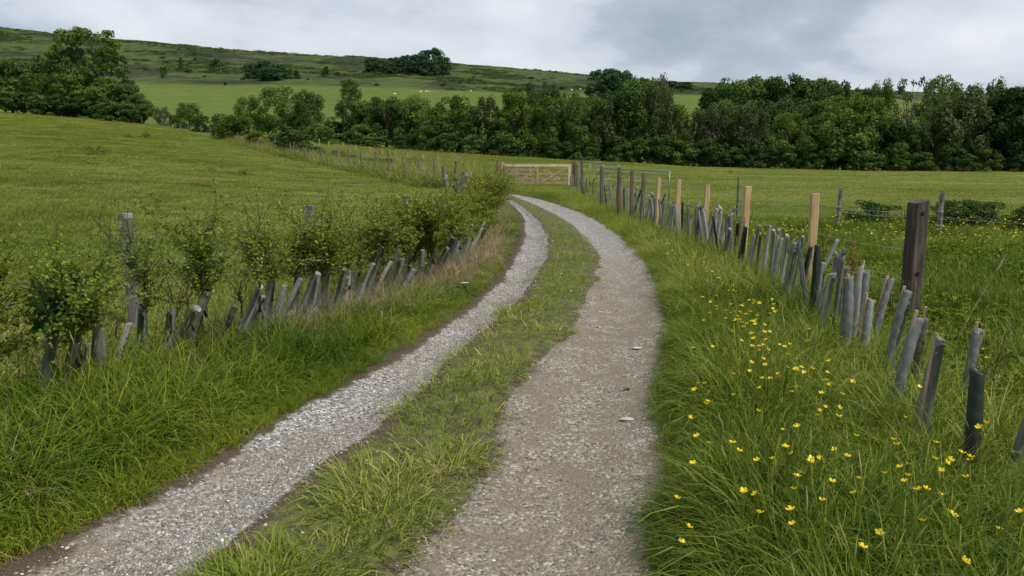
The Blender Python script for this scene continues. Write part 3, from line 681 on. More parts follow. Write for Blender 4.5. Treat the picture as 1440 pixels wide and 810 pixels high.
# dead straw round the guards of the left row, and in the far hedge bottom
straw = [tuft(34, .18, .22, .50, .0052, 1.2, 4, .85, 600 + k) for k in range(6)]
x, y, z, px, py, m = cand(60000, 3, 26, .3, -1.0, .1)
k = (np.abs(px - gL(py) - np.interp(py, [340, 440], [.12, .26]) * m) < np.interp(py, [290, 330, 360, 400, 460, 500], [.12, .20, .27, .36, .46, .36]) * m) & (py > 285) & (rng.uniform(size=len(x)) < np.interp(py, [285, 330, 460, 480, 540, 700], [.6, 1, 1, .55, .5, .6]))
s = rng.uniform(.5, 1.05, len(x)) * np.interp(py, [285, 340, 400], [.4, .6, .85])
scatter('dead_grass', straw + lush[:1], M['blade_dry'], np.stack([x, y, z], 1)[k], s[k], (rng.normal(.5, .22, len(x)))[k], 'pale dead grass matted around the left row of tree guards', 'dry grass')
x, y, z, px, py, m = cand(42000, 26, 95, .3, -.6, .02)
k = (px > gL(py) - .2 * m) & (px < np.interp(py, [195, 212, 262], [430, 610, 706])) & (py < 272) & (py > 150)
s = rng.uniform(1.3, 2.6, len(x)) * 1.3
kd_ = k & (rng.uniform(size=len(x)) < .3)
scatter('strip_straw', straw[:4], M['blade_dry'], np.stack([x, y, z], 1)[kd_], s[kd_] * .9, rng.uniform(.0, .6, kd_.sum()), 'brown dead stems through the rank strip', 'dry grass')
scatter('strip_grass', straw[:3] + roughv[:4], M['blade_mid'], np.stack([x, y, z], 1)[k], s[k], (.50 + rng.normal(0, .28, len(x)))[k], 'tall brownish rank grass between the two far fences', 'grass')

# loose gravel
def pebble(seed):
    g = np.random.default_rng(seed); t = (1 + 5 ** .5) / 2
    V = np.array([(-1, t, 0), (1, t, 0), (-1, -t, 0), (1, -t, 0), (0, -1, t), (0, 1, t), (0, -1, -t), (0, 1, -t), (t, 0, -1), (t, 0, 1), (-t, 0, -1), (-t, 0, 1)]) / 1.9
    V = V * g.uniform(.7, 1.15, (12, 1)) * np.array([1, g.uniform(.6, .9), g.uniform(.4, .65)])
    T = [(0, 11, 5), (0, 5, 1), (0, 1, 7), (0, 7, 10), (0, 10, 11), (1, 5, 9), (5, 11, 4), (11, 10, 2), (10, 7, 6), (7, 1, 8), (3, 9, 4), (3, 4, 2), (3, 2, 6), (3, 6, 8), (3, 8, 9), (4, 9, 5), (2, 4, 11), (6, 2, 10), (8, 6, 7), (9, 8, 1)]
    mb = MB(); mb.add(V, None, T); return mb
def on_track(i, j, fi_, fj):
    a = (TRX[i, j] * (1 - fj) + TRX[i, j + 1] * fj) * (1 - fi_) + (TRX[i + 1, j] * (1 - fj) + TRX[i + 1, j + 1] * fj) * fi_
    b = (TRY[i, j] * (1 - fj) + TRY[i, j + 1] * fj) * (1 - fi_) + (TRY[i + 1, j] * (1 - fj) + TRY[i + 1, j + 1] * fj) * fi_
    c = (TRZ[i, j] * (1 - fj) + TRZ[i, j + 1] * fj) * (1 - fi_) + (TRZ[i + 1, j] * (1 - fj) + TRZ[i + 1, j + 1] * fj) * fi_
    return a, b, c
n = 150000
ii = rng.integers(30, TRX.shape[0] - 30, n); jj = rng.integers(2, TRX.shape[1] - 3, n)
tx, ty, tz = on_track(ii, jj, rng.uniform(size=n), rng.uniform(size=n))
T_ = jj / (TRX.shape[1] - 1)
left = T_ < .36; right = T_ > .62
pr = np.where(left, .85 * sstep(.03, .13, T_) * (1 - sstep(.25, .34, T_)) + .16, np.where(right, .20 + .5 * sstep(9, 15, ty), .04))
k = rng.uniform(size=n) < pr
siz = np.where(left, rng.gamma(2.2, .0016, n), rng.gamma(2.0, .0015, n)) * (1 + .035 * ty)
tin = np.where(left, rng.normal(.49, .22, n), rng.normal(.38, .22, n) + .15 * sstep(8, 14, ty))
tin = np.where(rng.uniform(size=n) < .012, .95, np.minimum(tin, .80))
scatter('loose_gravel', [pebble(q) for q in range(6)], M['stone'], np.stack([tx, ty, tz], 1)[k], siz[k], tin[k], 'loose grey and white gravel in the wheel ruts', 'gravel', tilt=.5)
# ------------------------------------------------------------------ tree guards
def guard_tube(seed, L=.6, r=.030):
    g = np.random.default_rng(seed); n = 72; sd_ = 10; V = []; Q = []
    b1, b2 = g.uniform(-.03, .03), g.uniform(-.02, .02); sq = g.uniform(.8, 1); ph = g.uniform(0, 6)
    for k in range(n + 1):
        z = L * k / n; cx = b1 * math.sin(z / L * 3.1) ; cy = b2 * math.sin(z / L * 3.1 + .6)
        for j in range(sd_):
            th = 2 * math.pi * j / sd_; s_ = ((z / .075 + th / (2 * math.pi) + ph) % 1.0)
            rr = r * (1 + .09 * (s_ - .5) + .02 * math.sin(5 * th + z * 40))
            ov = 1 + .10 * math.sin(z * 9 + ph) * math.sin(th * 2 + ph); V.append((cx + rr * ov * math.cos(th), cy + rr * sq * ov * math.sin(th), z + (.012 * math.cos(th + ph) if k == n else 0)))
    for k in range(n):
        for j in range(sd_):
            a = k * sd_ + j; b = k * sd_ + (j + 1) % sd_; Q.append((a, b, b + sd_, a + sd_))
    # inner wall so the open top has thickness
    o = len(V); top = V[-sd_:]; cx = sum(v[0] for v in top) / sd_; cy = sum(v[1] for v in top) / sd_
    for dz_, f in ((0, .90), (-.40, .80)):
        for v in top: V.append((cx + (v[0] - cx) * f, cy + (v[1] - cy) * f, v[2] + dz_))
    for j in range(sd_):
        k = (j + 1) % sd_; Q += [(o - sd_ + j, o - sd_ + k, o + k, o + j), (o + j, o + k, o + sd_ + k, o + sd_ + j)]
    mb = MB(); mb.add(V, Q); return mb
GT = {}
for mn in ('guard_grey', 'guard_pale', 'guard_dark', 'guard_brown', 'guard_straw'):
    GT[mn] = [guard_tube(700 + 13 * k + len(mn)).mesh('tube', M[mn], True) for k in range(3)]
sb = MB(); sb.box(-.008, .008, -.008, .008, -.12, .6, jit=.001); STK = sb.mesh('stake', M['stake'])
sb = MB(); sb.tube([(0, 0, -.1), (.004, .002, .3), (0, 0, .6)], [.007, .007, .006], 6); CANE = sb.mesh('stake', M['stake'])
def orient(o, base, tip):
    d = (tip - base).normalized(); o.rotation_mode = 'QUATERNION'; o.rotation_quaternion = d.to_track_quat('Z', 'Y')
def guard(base_px, top_px, mat, label, group, w=1.0, stake=None, ext=.22, ydir=0.0, d=None):
    """base and top are photo pixels of the visible tube; ext lengthens it down into the grass"""
    bx = base_px[0] + (base_px[0] - top_px[0]) * ext; by = base_px[1] + (base_px[1] - top_px[1]) * ext
    p = at(bx, by); u = pxsize(p)
    tip = p + Vector(((top_px[0] - bx) * u, ydir, (by - top_px[1]) * u * 1.02))
    L = (tip - p).length
    o = thing('tree_guard', label, 'tree guard', p, group); orient(o, p, tip)
    t = link('tube', random.choice(GT[mat]), o); t.scale = (w, w, L / .6); t.rotation_euler = (0, 0, random.uniform(0, 6))
    if stake is not None:
        s = link('stake', STK if stake[1] else CANE, o)
        q_ = o.rotation_quaternion.inverted() @ Vector((stake[0] * .040 * w, -.004 * w, 0)); s.location = (q_.x, q_.y, 0); s.scale = (1, 1, (L + stake[2] * .8) / .6)
    return o, p, tip, L
LOOK = {'guard_grey': 'grey', 'guard_pale': 'pale grey', 'guard_dark': 'dark green', 'guard_brown': 'brownish grey', 'guard_straw': 'bleached whitish'}
def leanword(b, t):
    a = (t[0] - b[0]) / max(1, b[1] - t[1])
    return 'leaning right' if a > .10 else ('leaning left' if a < -.10 else 'standing upright')
# right row, nearest first: (base, top, material, width, stake)
RG = [((1415, 690), (1440, 508), 'guard_grey', 1.05, None), ((1354, 690), (1349, 516), 'guard_dark', 1.15, None),
 ((1287, 645), (1305, 476), 'guard_grey', .95, (-.4, 1, .03)), ((1352, 590), (1358, 463), 'guard_grey', .95, (-.5, 1, .06)),
 ((1248, 595), (1272, 447), 'guard_grey', 1.0, (-.7, 1, .06)), ((1278, 560), (1284, 446), 'guard_brown', .8, (-.2, 1, .09)),
 ((1242, 545), (1257, 409), 'guard_grey', 1.0, (-.6, 1, .04)), ((1210, 520), (1217, 422), 'guard_pale', 1.0, (-.9, 1, .05)),
 ((1224, 493), (1244, 394), 'guard_grey', 1.0, (-.8, 1, .03)), ((1203, 490), (1210, 383), 'guard_grey', .95, (-.8, 1, .10)),
 ((1181, 512), (1186, 391), 'guard_grey', 1.05, (-.5, 1, .03)), ((1177, 465), (1182, 376), 'guard_brown', .9, (-.9, 1, .03)),
 ((1153, 485), (1163, 386), 'guard_pale', 1.0, None), ((1147, 460), (1152, 372), 'guard_grey', .8, None),
 ((1138, 455), (1140, 347), 'guard_dark', .85, None), ((1120, 423), (1133, 347), 'guard_dark', .8, None),
 ((1102, 433), (1109, 343), 'guard_grey', 1.0, (-.3, 1, .05)), ((1085, 413), (1092, 337), 'guard_grey', 1.0, (-.8, 1, .04)),
 ((1075, 397), (1074, 327), 'guard_pale', .6, None), ((1061, 405), (1065, 330), 'guard_brown', .6, None),
 ((1048, 392), (1057, 332), 'guard_grey', .8, None), ((1040, 387), (1043, 320), 'guard_dark', .9, None),
 ((1031, 367), (1034, 314), 'guard_dark', .8, None), ((1015, 378), (1022, 322), 'guard_grey', .8, None)]
b0 = [(1001, 360), (993, 352), (981, 347), (970, 344), (963, 336), (950, 333), (944, 331), (931, 328), (925, 322), (913, 316), (903, 309), (893, 305), (881, 299), (869, 294), (1008, 362), (1000, 352), (997, 357), (990, 345), (985, 342), (978, 350), (973, 346), (968, 340), (960, 338), (953, 335), (948, 330), (941, 335), (934, 326), (928, 324), (922, 320), (916, 318), (910, 312), (905, 312), (900, 308), (895, 306), (890, 303), (884, 301), (878, 298), (872, 295), (867, 293), (862, 290), (857, 289), (852, 286), (846, 284), (841, 281), (835, 279), (829, 276), (823, 273), (817, 270), (812, 268), (807, 266), (802, 264)]
b0 = b0 + [(x_ + 4.5, y_ - 1.5) for x_, y_ in b0[::3]] + [(x_ - 3, y_ + 2) for x_, y_ in b0[1::3]] + [(1012, 368), (1053, 392), (1088, 410), (1112, 428), (1135, 443), (1158, 470), (1170, 480), (1192, 498), (1018, 372), (1026, 371), (1037, 380), (1068, 398), (1082, 405), (1096, 418), (1128, 436), (1146, 452)]
for (bx, by) in b0:
    h = 8 + (by - 262) * .46 + random.uniform(-3, 3) + 7; ln = random.choice([-.06, .02, .05, .08, .12, .3, .42, -.2]) * h
    RG.append(((bx + random.uniform(-1.5, 1.5), by), (bx + ln, by - h), random.choice(['guard_grey', 'guard_pale', 'guard_pale', 'guard_straw', 'guard_brown', 'guard_dark', 'guard_grey']), random.uniform(.5, .85), (-.6, 1, .04) if random.random() < .15 else None))
RG[24:] = sorted(RG[24:], key=lambda q: -q[0][1])
guards_r = []
for i, (b, t, mt, w, st) in enumerate(RG):
    lb = f'{LOOK[mt]} tree guard {leanword(b, t)}, {ordinal(i + 1)} from the camera in the right-hand row'
    if i == 1: lb = 'near dark green tree guard standing upright among buttercups, darkest in the right-hand row'
    if i == 0: lb = 'grey tree guard leaning right, cut by the right edge of the photo'
    guards_r.append(guard(b, t, mt, lb, 'tree guards in the row right of the track', w, st, ext=.16, ydir=random.uniform(-.05, .05)))
# left row
LG = [((61, 567), (80, 463), 'guard_grey', 1.1), ((86, 556), (126, 474), 'guard_brown', 1.0), ((135, 537), (148, 448), 'guard_grey', 1.1),
 ((198, 500), (209, 430), 'guard_grey', 1.15), ((222, 510), (281, 434), 'guard_pale', 1.0), ((266, 496), (300, 408), 'guard_brown', 1.15),
 ((335, 474), (372, 404), 'guard_straw', .9), ((375, 460), (388, 392), 'guard_grey', 1.1), ((385, 450), (405, 402), 'guard_pale', .9),
 ((413, 440), (421, 386), 'guard_grey', 1.0), ((424, 437), (452, 376), 'guard_pale', 1.0), ((455, 440), (461, 386), 'guard_brown', 1.1),
 ((483, 428), (494, 379), 'guard_straw', 1.0), ((497, 413), (508, 367), 'guard_grey', 1.1), ((517, 410), (541, 344), 'guard_grey', .9),
 ((545, 400), (562, 352), 'guard_brown', .9), ((566, 391), (578, 350), 'guard_pale', .9), ((575, 384), (588, 350), 'guard_straw', .8),
 ((561, 410), (584, 380), 'guard_grey', 1.2), ((598, 388), (614, 349), 'guard_brown', .9), ((631, 368), (642, 332), 'guard_grey', .9),
 ((639, 362), (649, 334), 'guard_pale', .8), ((655, 352), (666, 325), 'guard_straw', .8), ((668, 342), (679, 318), 'guard_grey', .8),
 ((682, 318), (693, 298), 'guard_pale', .8), ((692, 305), (700, 287), 'guard_straw', .8)]
for k_, (bx_, by_) in enumerate([(105, 556), (160, 528), (232, 505), (310, 488), (348, 474), (396, 456), (434, 446), (446, 440), (470, 436), (506, 424), (530, 414), (552, 406), (588, 396), (606, 386), (620, 378), (648, 360), (662, 350), (676, 334)]):
    h_ = (by_ - 200) * .20 + 8; LG.append(((bx_, by_), (bx_ + h_ * random.uniform(.15, .6), by_ - h_ * random.uniform(.8, 1.1)), random.choice(['guard_brown', 'guard_grey', 'guard_brown', 'guard_pale', 'guard_straw']), random.uniform(.7, 1.0)))
guards_l = []
for i, (b, t, mt, w) in enumerate(LG):
    lb = f'{LOOK[mt]} tree guard {leanword(b, t)}, {ordinal(i + 1)} from the camera in the left-hand row'
    if i == 4: lb = 'fallen pale grey tree guard propped aslant between upright ones in the left-hand row'
    if i >= 26: lb = f'{LOOK[mt]} tree guard leaning right, low in the grass, {ordinal(i - 25)} such from the near end'
    guards_l.append(guard(b, t, mt, lb, 'tree guards in the row left of the track', w, None, ext=.28, ydir=random.uniform(-.06, .06)))

# ------------------------------------------------------------------ hedge saplings
def leaves(mb, C, Nrm, size, g, asp=.62, tone=None, m=0):
    n = len(C); a = g.normal(size=(n, 3)); Nrm = Nrm / (np.linalg.norm(Nrm, axis=1)[:, None] + 1e-9)
    t1 = np.cross(Nrm, a); t1 /= np.linalg.norm(t1, axis=1)[:, None] + 1e-9; t2 = np.cross(Nrm, t1)
    s = (np.broadcast_to(size, (n,)) * g.uniform(.65, 1.3, n))[:, None]
    V = np.stack([C - t1 * s, C - t2 * s * asp + t1 * s * .1, C + t1 * s, C + t2 * s * asp + t1 * s * .1], 1).reshape(-1, 3)
    to = g.beta(2.2, 2.2, n) if tone is None else tone
    mb.add(V, np.arange(4 * n).reshape(-1, 4), None, np.repeat(to, 4), m)
def sapling(seed, W, H, nb, nl, ls, twiggy=.5, stemh=.0):
    g = np.random.default_rng(seed); st = MB(); fo = MB()
    stem = [(0, 0, -.15)]; x = y = 0.0
    for k in range(5):
        x += g.normal(0, .02); y += g.normal(0, .02); stem.append((x, y, H * .62 * (k + 1) / 5))
    st.tube(stem, np.linspace(.011, .004, 6), 5)
    S = np.array(stem); C = []; D = []
    for b in range(nb):
        q = g.uniform(.12, 1); k = q * 5; i = min(4, int(k)); p = S[i] + (S[i + 1] - S[i]) * (k - i); p[2] = max(p[2], .0)
        d = g.uniform(0, 2 * math.pi); up = g.uniform(.1, 1.3) * (.5 + q); L = g.uniform(.5, 1.0) * W * .55
        if g.uniform() < .28 + .3 * twiggy: up += g.uniform(0, 1.2); L *= g.uniform(1.2, 1.75)
        v = np.array([math.cos(d), math.sin(d), up]); v /= np.linalg.norm(v)
        P = [p]; nseg = 6
        for s in range(nseg):
            v = v + g.normal(0, .16, 3) + np.array([0, 0, .05]); v /= np.linalg.norm(v); P.append(P[-1] + v * L / nseg)
        st.tube(P, np.linspace(.0038, .0012, nseg + 1), 4, cap=False)
        P = np.array(P)
        for s in range(3):      # side twigs
            i = g.integers(1, nseg); w = v + g.normal(0, .8, 3); w /= np.linalg.norm(w); e_ = P[i] + w * L * g.uniform(.15, .35)
            st.tube([P[i], (P[i] + e_) / 2 + g.normal(0, .005, 3), e_], [.002, .0015, .001], 3, cap=False)
            for u in g.uniform(0, 1, max(1, int(nl * .1))): C.append(P[i] + (e_ - P[i]) * u); D.append(w)
        dens = 1 - .55 * twiggy
        for u in g.uniform(0, 1, nl) ** (1 + .8 * twiggy):
            kk = u * nseg; i = min(nseg - 1, int(kk)); C.append(P[i] + (P[i + 1] - P[i]) * (kk - i)); D.append(v)
    C = np.array(C) + g.normal(0, .020, (len(C), 3)); Nn = g.normal(size=C.shape) + np.array([0, 0, .9])
    leaves(fo, C, Nn, ls, g, .7)
    return st, fo
def mk_sap(seed, W, H, nb, nl, ls, mat, tw):
    a, b = sapling(seed, W, H, nb, nl, ls, tw); return a.mesh('stem', M['twig'], True), b.mesh('foliage', M[mat])
SAP = {'haw': [mk_sap(800 + k, .66, .60, 24, 40, .0115, 'hawthorn', .75) for k in range(5)],
       'dense': [mk_sap(820 + k, .64, .58, 40, 60, .012, 'hawthorn', .5) for k in range(4)],
       'yellow': [mk_sap(840 + k, .66, .62, 44, 80, .012, 'hawthorn_yellow', .35) for k in range(3)],
       'big': [mk_sap(860, .40, .42, 14, 9, .034, 'bigleaf', .2)],
       'wisp': [mk_sap(870 + k, .5, .6, 10, 12, .010, 'hawthorn_yellow', .9) for k in range(2)]}
def plant_sap(kind, p, H, W, label, group, name='hedge_sapling', cat='sapling', k=None):
    st, fo = SAP[kind][(k if k is not None else random.randrange(9)) % len(SAP[kind])]
    o = thing(name, label, cat, p, group, random.uniform(0, 6.28)); o.scale = (W / .52, W / .52, H / .60)
    link('stem', st, o); link('foliage', fo, o); return o
# (index of guard, kind, top px, width px)
SL = [(0, 'big', 345, 110), (1, 'dense', 345, 135), (2, 'dense', 340, 140), (3, 'haw', 310, 120), (5, 'dense', 300, 115), (4, 'wisp', 340, 90), (7, 'dense', 305, 105), (6, 'haw', 300, 105), (9, 'dense', 310, 95), (11, 'dense', 300, 105),
 (10, 'haw', 290, 110), (12, 'haw', 300, 80), (13, 'haw', 315, 75), (14, 'dense', 300, 80), (15, 'haw', 290, 75), (16, 'dense', 275, 90), (17, 'dense', 282, 85), (19, 'yellow', 285, 85), (20, 'dense', 288, 80), (21, 'yellow', 284, 60),
 (22, 'yellow', 280, 60), (23, 'yellow', 262, 60), (24, 'yellow', 248, 58), (25, 'yellow', 250, 50)]
DES = {'big': 'sapling with large dark leaves', 'haw': 'twiggy hawthorn sapling', 'dense': 'bushy hawthorn sapling', 'yellow': 'yellow-green leafy sapling', 'wisp': 'thin wispy sapling'}
for gi_, kd, tp, wp in SL:
    _, p, tip, L = guards_l[gi_]; u = pxsize(tip); px_, py_ = project(tip.x, tip.y, tip.z)
    H = max(.25, (float(py_) - tp) * u + .05); q = tip - (tip - p).normalized() * .05
    plant_sap(kd, q, H, max(.35, wp * u), f'{DES[kd]} growing out of the {ordinal(gi_ + 1)} tree guard of the left row', 'hedge saplings in the left row')
for i, (px_, b, tp, wp, lb) in enumerate([(110, 560, 420, 70, 'low tangle of twigs between the first guards of the left row'), (170, 535, 400, 70, 'thin twiggy shoot left of the tall square grey post'), (245, 520, 330, 90, 'tall wispy shoots above the fallen guard'), (345, 480, 340, 80, 'wispy shoots between two bushy hawthorns, left of the bleached guard'), (360, 478, 395, 50, 'low shoot at the foot of the bleached leaning guard'), (475, 440, 330, 70, 'wispy yellow shoots in front of the broken-topped post'), (525, 420, 330, 60, 'thin shoot above the dry grass, left of the leaning dark guards'), (40, 590, 440, 90, 'wispy shoots in the lower left corner of the hedge')]):
    p = at(px_, b); u = pxsize(p); plant_sap('wisp', p, (b - tp) * u, wp * u, lb, 'wispy shoots in the left row', 'young_shoot', 'sapling')
# a sapling at the picture's left edge, and extra leafy shoots filling the bushy stretch
p = at(-8, 590); p.z += .35
plant_sap('yellow', p, .62, .62, 'yellow-green sapling cut off by the left edge of the photo', 'hedge saplings in the left row', k=0)
p = at(118, 560); p.z += .42
plant_sap('big', p, .42, .42, 'large dark-leaved shoot between the second and third guards of the left row', 'hedge saplings in the left row')
for i, (px_, b, tp, wp, kd) in enumerate([(560, 405, 300, 90, 'dense'), (604, 395, 296, 90, 'dense'), (628, 375, 296, 75, 'dense'), (650, 352, 288, 66, 'yellow'), (672, 335, 264, 62, 'yellow'), (688, 318, 248, 58, 'yellow')]):
    p = at(px_, b); u = pxsize(p); hh = (b - tp) * u; p.z += hh * .22; p.x -= .25
    plant_sap(kd, p, hh * .80, wp * u, ['broad bushy hawthorn left of the leaning guards', 'dark hawthorn bush above the dry grass bank', 'rounded hawthorn bush in front of the old gateposts', 'yellowish hedge bush right of the old gateposts', 'tall yellow-green hedge bush where the track bends', 'last yellow-green bush of the left row, beside the track end'][i], 'hedge bushes at the bend', 'hedge_bush', 'bush')
# small leafy shoots in the right row
for i, (px_, b, tp, wp, kd, lb) in enumerate([(1300, 560, 440, 60, 'wisp', 'leafy weed beside the dark square post in the right row'), (1135, 430, 335, 45, 'wisp', 'yellowish shoot in front of the largest new wooden post'), (1008, 385, 310, 50, 'wisp', 'green shoot among the grey guards left of the dark ones'), (945, 335, 285, 40, 'wisp', 'small shoot among guards below the third new post'), (1395, 600, 440, 90, 'wisp', 'wispy weed behind the nearest right-hand guards'), (1245, 480, 375, 50, 'wisp', 'thin red-stemmed weed left of the dark square post')]):
    p = at(px_, b); u = pxsize(p)
    plant_sap(kd, p, (b - tp) * u, wp * u, lb, 'shoots in the right row', 'young_shoot', 'weed')

# ------------------------------------------------------------------ posts, fences
def square_post(w, h, seed, mat, holes=False, top='flat', sub=10):
    g = np.random.default_rng(seed); mb = MB(); V = []; Q = []
    n = sub; ch = w * .12; ring = [(-w/2+ch, -w/2), (w/2-ch, -w/2), (w/2, -w/2+ch), (w/2, w/2-ch), (w/2-ch, w/2), (-w/2+ch, w/2), (-w/2, w/2-ch), (-w/2, -w/2+ch)]
    for k in range(n + 1):
        z = -.35 + (h + .35) * k / n; s = 1 + g.normal(0, .012)
        for x, y in ring: V.append((x * s + g.normal(0, .0015), y * s + g.normal(0, .0015), z + (x * .18 if k == n and top == 'slant' else 0)))
    for k in range(n):
        for j in range(8): a = k * 8 + j; b = k * 8 + (j + 1) % 8; Q.append((a, b, b + 8, a + 8))
    c = n * 8; V.append((0, 0, h + .001)); T = [(c + j, c + (j + 1) % 8, len(V) - 1) for j in range(8)]
    mb.add(V, Q, T); return mb.mesh('post', M[mat])
def round_post(w, h, seed, mat, point=False, bend=0.0):
    g = np.random.default_rng(seed); mb = MB(); n = 9; P = []; Rr = []
    for k in range(n + 1):
        z = -.35 + (h + .35) * k / n; P.append((bend * (z / h) ** 2 + g.normal(0, .003), g.normal(0, .003), z)); Rr.append(w / 2 * (1 + g.normal(0, .03)))
    Rr[-1] *= .82
    if point: Rr[-1] *= .4
    mb.tube(P, Rr, 9); return mb.mesh('post', M[mat], False)
def post_part(fence, mesh, p, lean=(0, 0), label=None, name='post'):
    o = link(name, mesh, fence); o.location = p - fence.location; o.rotation_euler = (lean[0], lean[1], random.uniform(-.2, .2))
    if label: o['label'] = label
    return o
def wire_part(fence, pts, r=.0016, barbs=False, sag=.02):
    mb = MB(); out = []
    for a, b in zip(pts[:-1], pts[1:]):
        for k in range(6):
            t = k / 6; q = a.lerp(b, t); q.z -= sag * 4 * t * (1 - t); out.append(q - fence.location)
        if barbs:
            n = int((b - a).length / .18)
            for k in range(1, n):
                t = k / n; q = a.lerp(b, t); q.z -= sag * 4 * t * (1 - t); q = q - fence.location; e_ = Vector((random.uniform(-1, 1), random.uniform(-1, 1), random.uniform(-1, 1))) * .014
                mb.tube([q - e_, q + e_], r * .9, 3, cap=False)
    out.append(pts[-1] - fence.location); mb.tube(out, r, 4, cap=False)
    return link('wire', mb.mesh('wire', M['wire']), fence)
def top_height(p, tp):
    z = float(z_of(tp, p.y)); return z - p.z
# fence right of the track
f1 = thing('post_and_wire_fence', 'wire fence of new pale and older brown posts behind the right row of guards', 'fence', atd(1280, 6.7))
PR = [(1277, 6.6, 283, .135, 'sleeper', 'big dark square strainer post with bolt holes'), (1138, 8.3, 272, .082, 'post_new', 'widest pale new post, nearest the dark square one'), (1042, 10.0, 262, .082, 'post_new', 'pale new post with split top'),
 (989, 11.6, 260, .072, 'post_new', 'slim pale new post'), (950, 13.4, 252, .068, 'post_new', 'short pale new post'), (923, 14.8, 250, .070, 'post_new', 'farthest pale new post'), (902, 16.3, 243, .072, 'post_brown', 'brown post right of the thick one'), (887, 17.6, 240, .072, 'post_brown', 'brown post in front of the metal gate'), (870, 18.8, 235, .11, 'post_brown', 'thick brown post in front of the metal gate'), (846, 23, 234, .085, 'post_brown', 'far brown post left of the thick one'), (819, 30, 226, .15, 'post_grey', 'grey weathered round post beside the timber gate')]
tops = []
for i, (px_, d_, tp, w, mt, lb) in enumerate(PR):
    p = atd(px_, d_); h = top_height(p, tp)
    me = square_post(w, h, 900 + i, mt, top='slant') if mt in ('sleeper',) else round_post(w, h, 900 + i, mt) if i in (8, 10) else square_post(w, h, 900 + i, mt, sub=8)
    o = post_part(f1, me, p, (random.uniform(-.02, .02), random.uniform(-.02, .02)), lb)
    o.rotation_euler = (0, -.015, .12) if i == 0 else o.rotation_euler
    if i == 0:
        for zz in (h - .10, h - .62):      # bolt holes
            hb = MB(); hb.tube([(0, -.0715, zz), (0, -.066, zz)], [.019, .017], 12); hm = bpy.data.materials.get('hole_dark') or plain('hole_dark', (.006, .005, .004), .95)
            ho = link('bolt_hole', hb.mesh('bolt_hole', hm), o)
    tops.append((p, h))
for hh in (.10, .42, .72):
    wire_part(f1, [p + Vector((0, -.05 if i else -.09, h - hh)) for i, (p, h) in enumerate(tops[:10])], .0016, hh < .2)
# second fence with thin grey posts, farther right
f2 = thing('barbed_wire_fence', 'barbed wire fence on thin grey posts crossing behind the buttercups on the right', 'fence', atd(1176, 16.5))
tp2 = []
for i, (px_, d_, tp, w) in enumerate([(1036, 19.0, 249, .07), (1176, 16.5, 264, .085), (1319, 15, 268, .10), (1475, 13.2, 272, .09), (1640, 11.5, 280, .09)]):
    p = atd(px_, d_); h = top_height(p, tp); tp2.append((p, h)); post_part(f2, round_post(w, h, 930 + i, 'post_grey'), p, (random.uniform(-.03, .03), random.uniform(-.05, .05)))
for a_, hh in ((.12, 1), (.50, 0)): wire_part(f2, [p + Vector((0, -.05, h - a_)) for p, h in tp2], .0022, True, .05)
# old fence posts in the left hedge
f3 = thing('old_post_fence', 'old weathered grey fence posts standing in the left hedge of saplings', 'fence', atd(190, 6.4))
tp3 = []
for i, (px_, d_, tp, w, lb) in enumerate([(191, 6.4, 300, .085, 'tall square grey post at the left of the hedge'), (440, 9.0, 289, .125, 'broken-topped grey post behind hawthorn'), (573, 12.6, 275, .11, 'pale grey post top above the hawthorn'), (655, 19, 246, .12, None)]):
    p = atd(px_, d_); h = top_height(p, tp); tp3.append((p, h))
    post_part(f3, square_post(w, h, 950 + i, 'post_grey', sub=8), p, (random.uniform(-.02, .02), random.uniform(-.01, .01)), lb)
for hh in (.2, .42, .62): wire_part(f3, [p + Vector((0, -.06, h - hh)) for p, h in tp3], .0014, False, .02)
# old gateposts by the corner of the left field
for px_, d_, tp, w, ln, lb, mt in [(653, 24, 242, .26, .0, 'thick dark weathered gatepost left of the yellow-green bush', 'post_grey'), (631, 28, 233, .17, -.22, 'leaning grey gatepost with a knobbed top', 'post_grey'), (643, 25, 251, .20, -.12, 'short dark rotten post stump between two gateposts', 'sleeper'), (640, 33, 226, .10, 0, 'slim brown post behind the old gateposts', 'post_brown')]:
    p = atd(px_, d_); h = top_height(p, tp); o = thing('old_gatepost', lb, 'post', p, 'old gateposts at the field corner', random.uniform(0, 1)); o.rotation_euler = (0, ln, 0)
    link('post', round_post(w, h, int(px_), mt, bend=.05), o)
    if px_ == 653:
        b_ = MB(); b_.tube([(-.14, -.02, h - .12), (-.15, -.03, h - .22)], .015, 6); link('hinge', b_.mesh('hinge', M['galv']), o)
# boundary fence of the left pasture running away to the trees
BL = [(612, 262), (590, 258), (569, 254), (548, 250), (528, 246), (509, 242), (490, 239), (473, 236), (452, 232), (430, 228), (409, 222), (387, 215), (365, 208), (348, 204), (334, 200), (316, 197), (297, 194), (283, 190), (268, 187), (254, 185), (247, 183), (238, 181), (229, 180), (220, 179), (210, 177), (200, 175), (188, 173), (176, 171), (163, 169), (150, 167), (138, 166), (126, 165), (110, 163), (92, 161), (75, 159), (55, 158), (35, 157), (15, 156)]
f4 = thing('pasture_boundary_fence', 'wire fence of thin posts along the far edge of the left pasture', 'fence', at(430, 228))
PB = [round_post(.09, 1.15, 970 + k, m_) for k, m_ in enumerate(['post_grey', 'post_grey', 'post_brown', 'post_brown'])]
tps = []
for i, (a_, b_) in enumerate(BL):
    p = at(a_, b_ + .5); s = random.uniform(.9, 1.15); o = post_part(f4, PB[(2 + i % 2) if 2 < i < 9 else i % 2], p, (random.uniform(-.05, .05), random.uniform(-.05, .05))); o.scale.z = s; tps.append(p)
for hh in (1.0, .7): wire_part(f4, [p + Vector((0, 0, hh)) for p in tps[:22]], .004, False, .02)
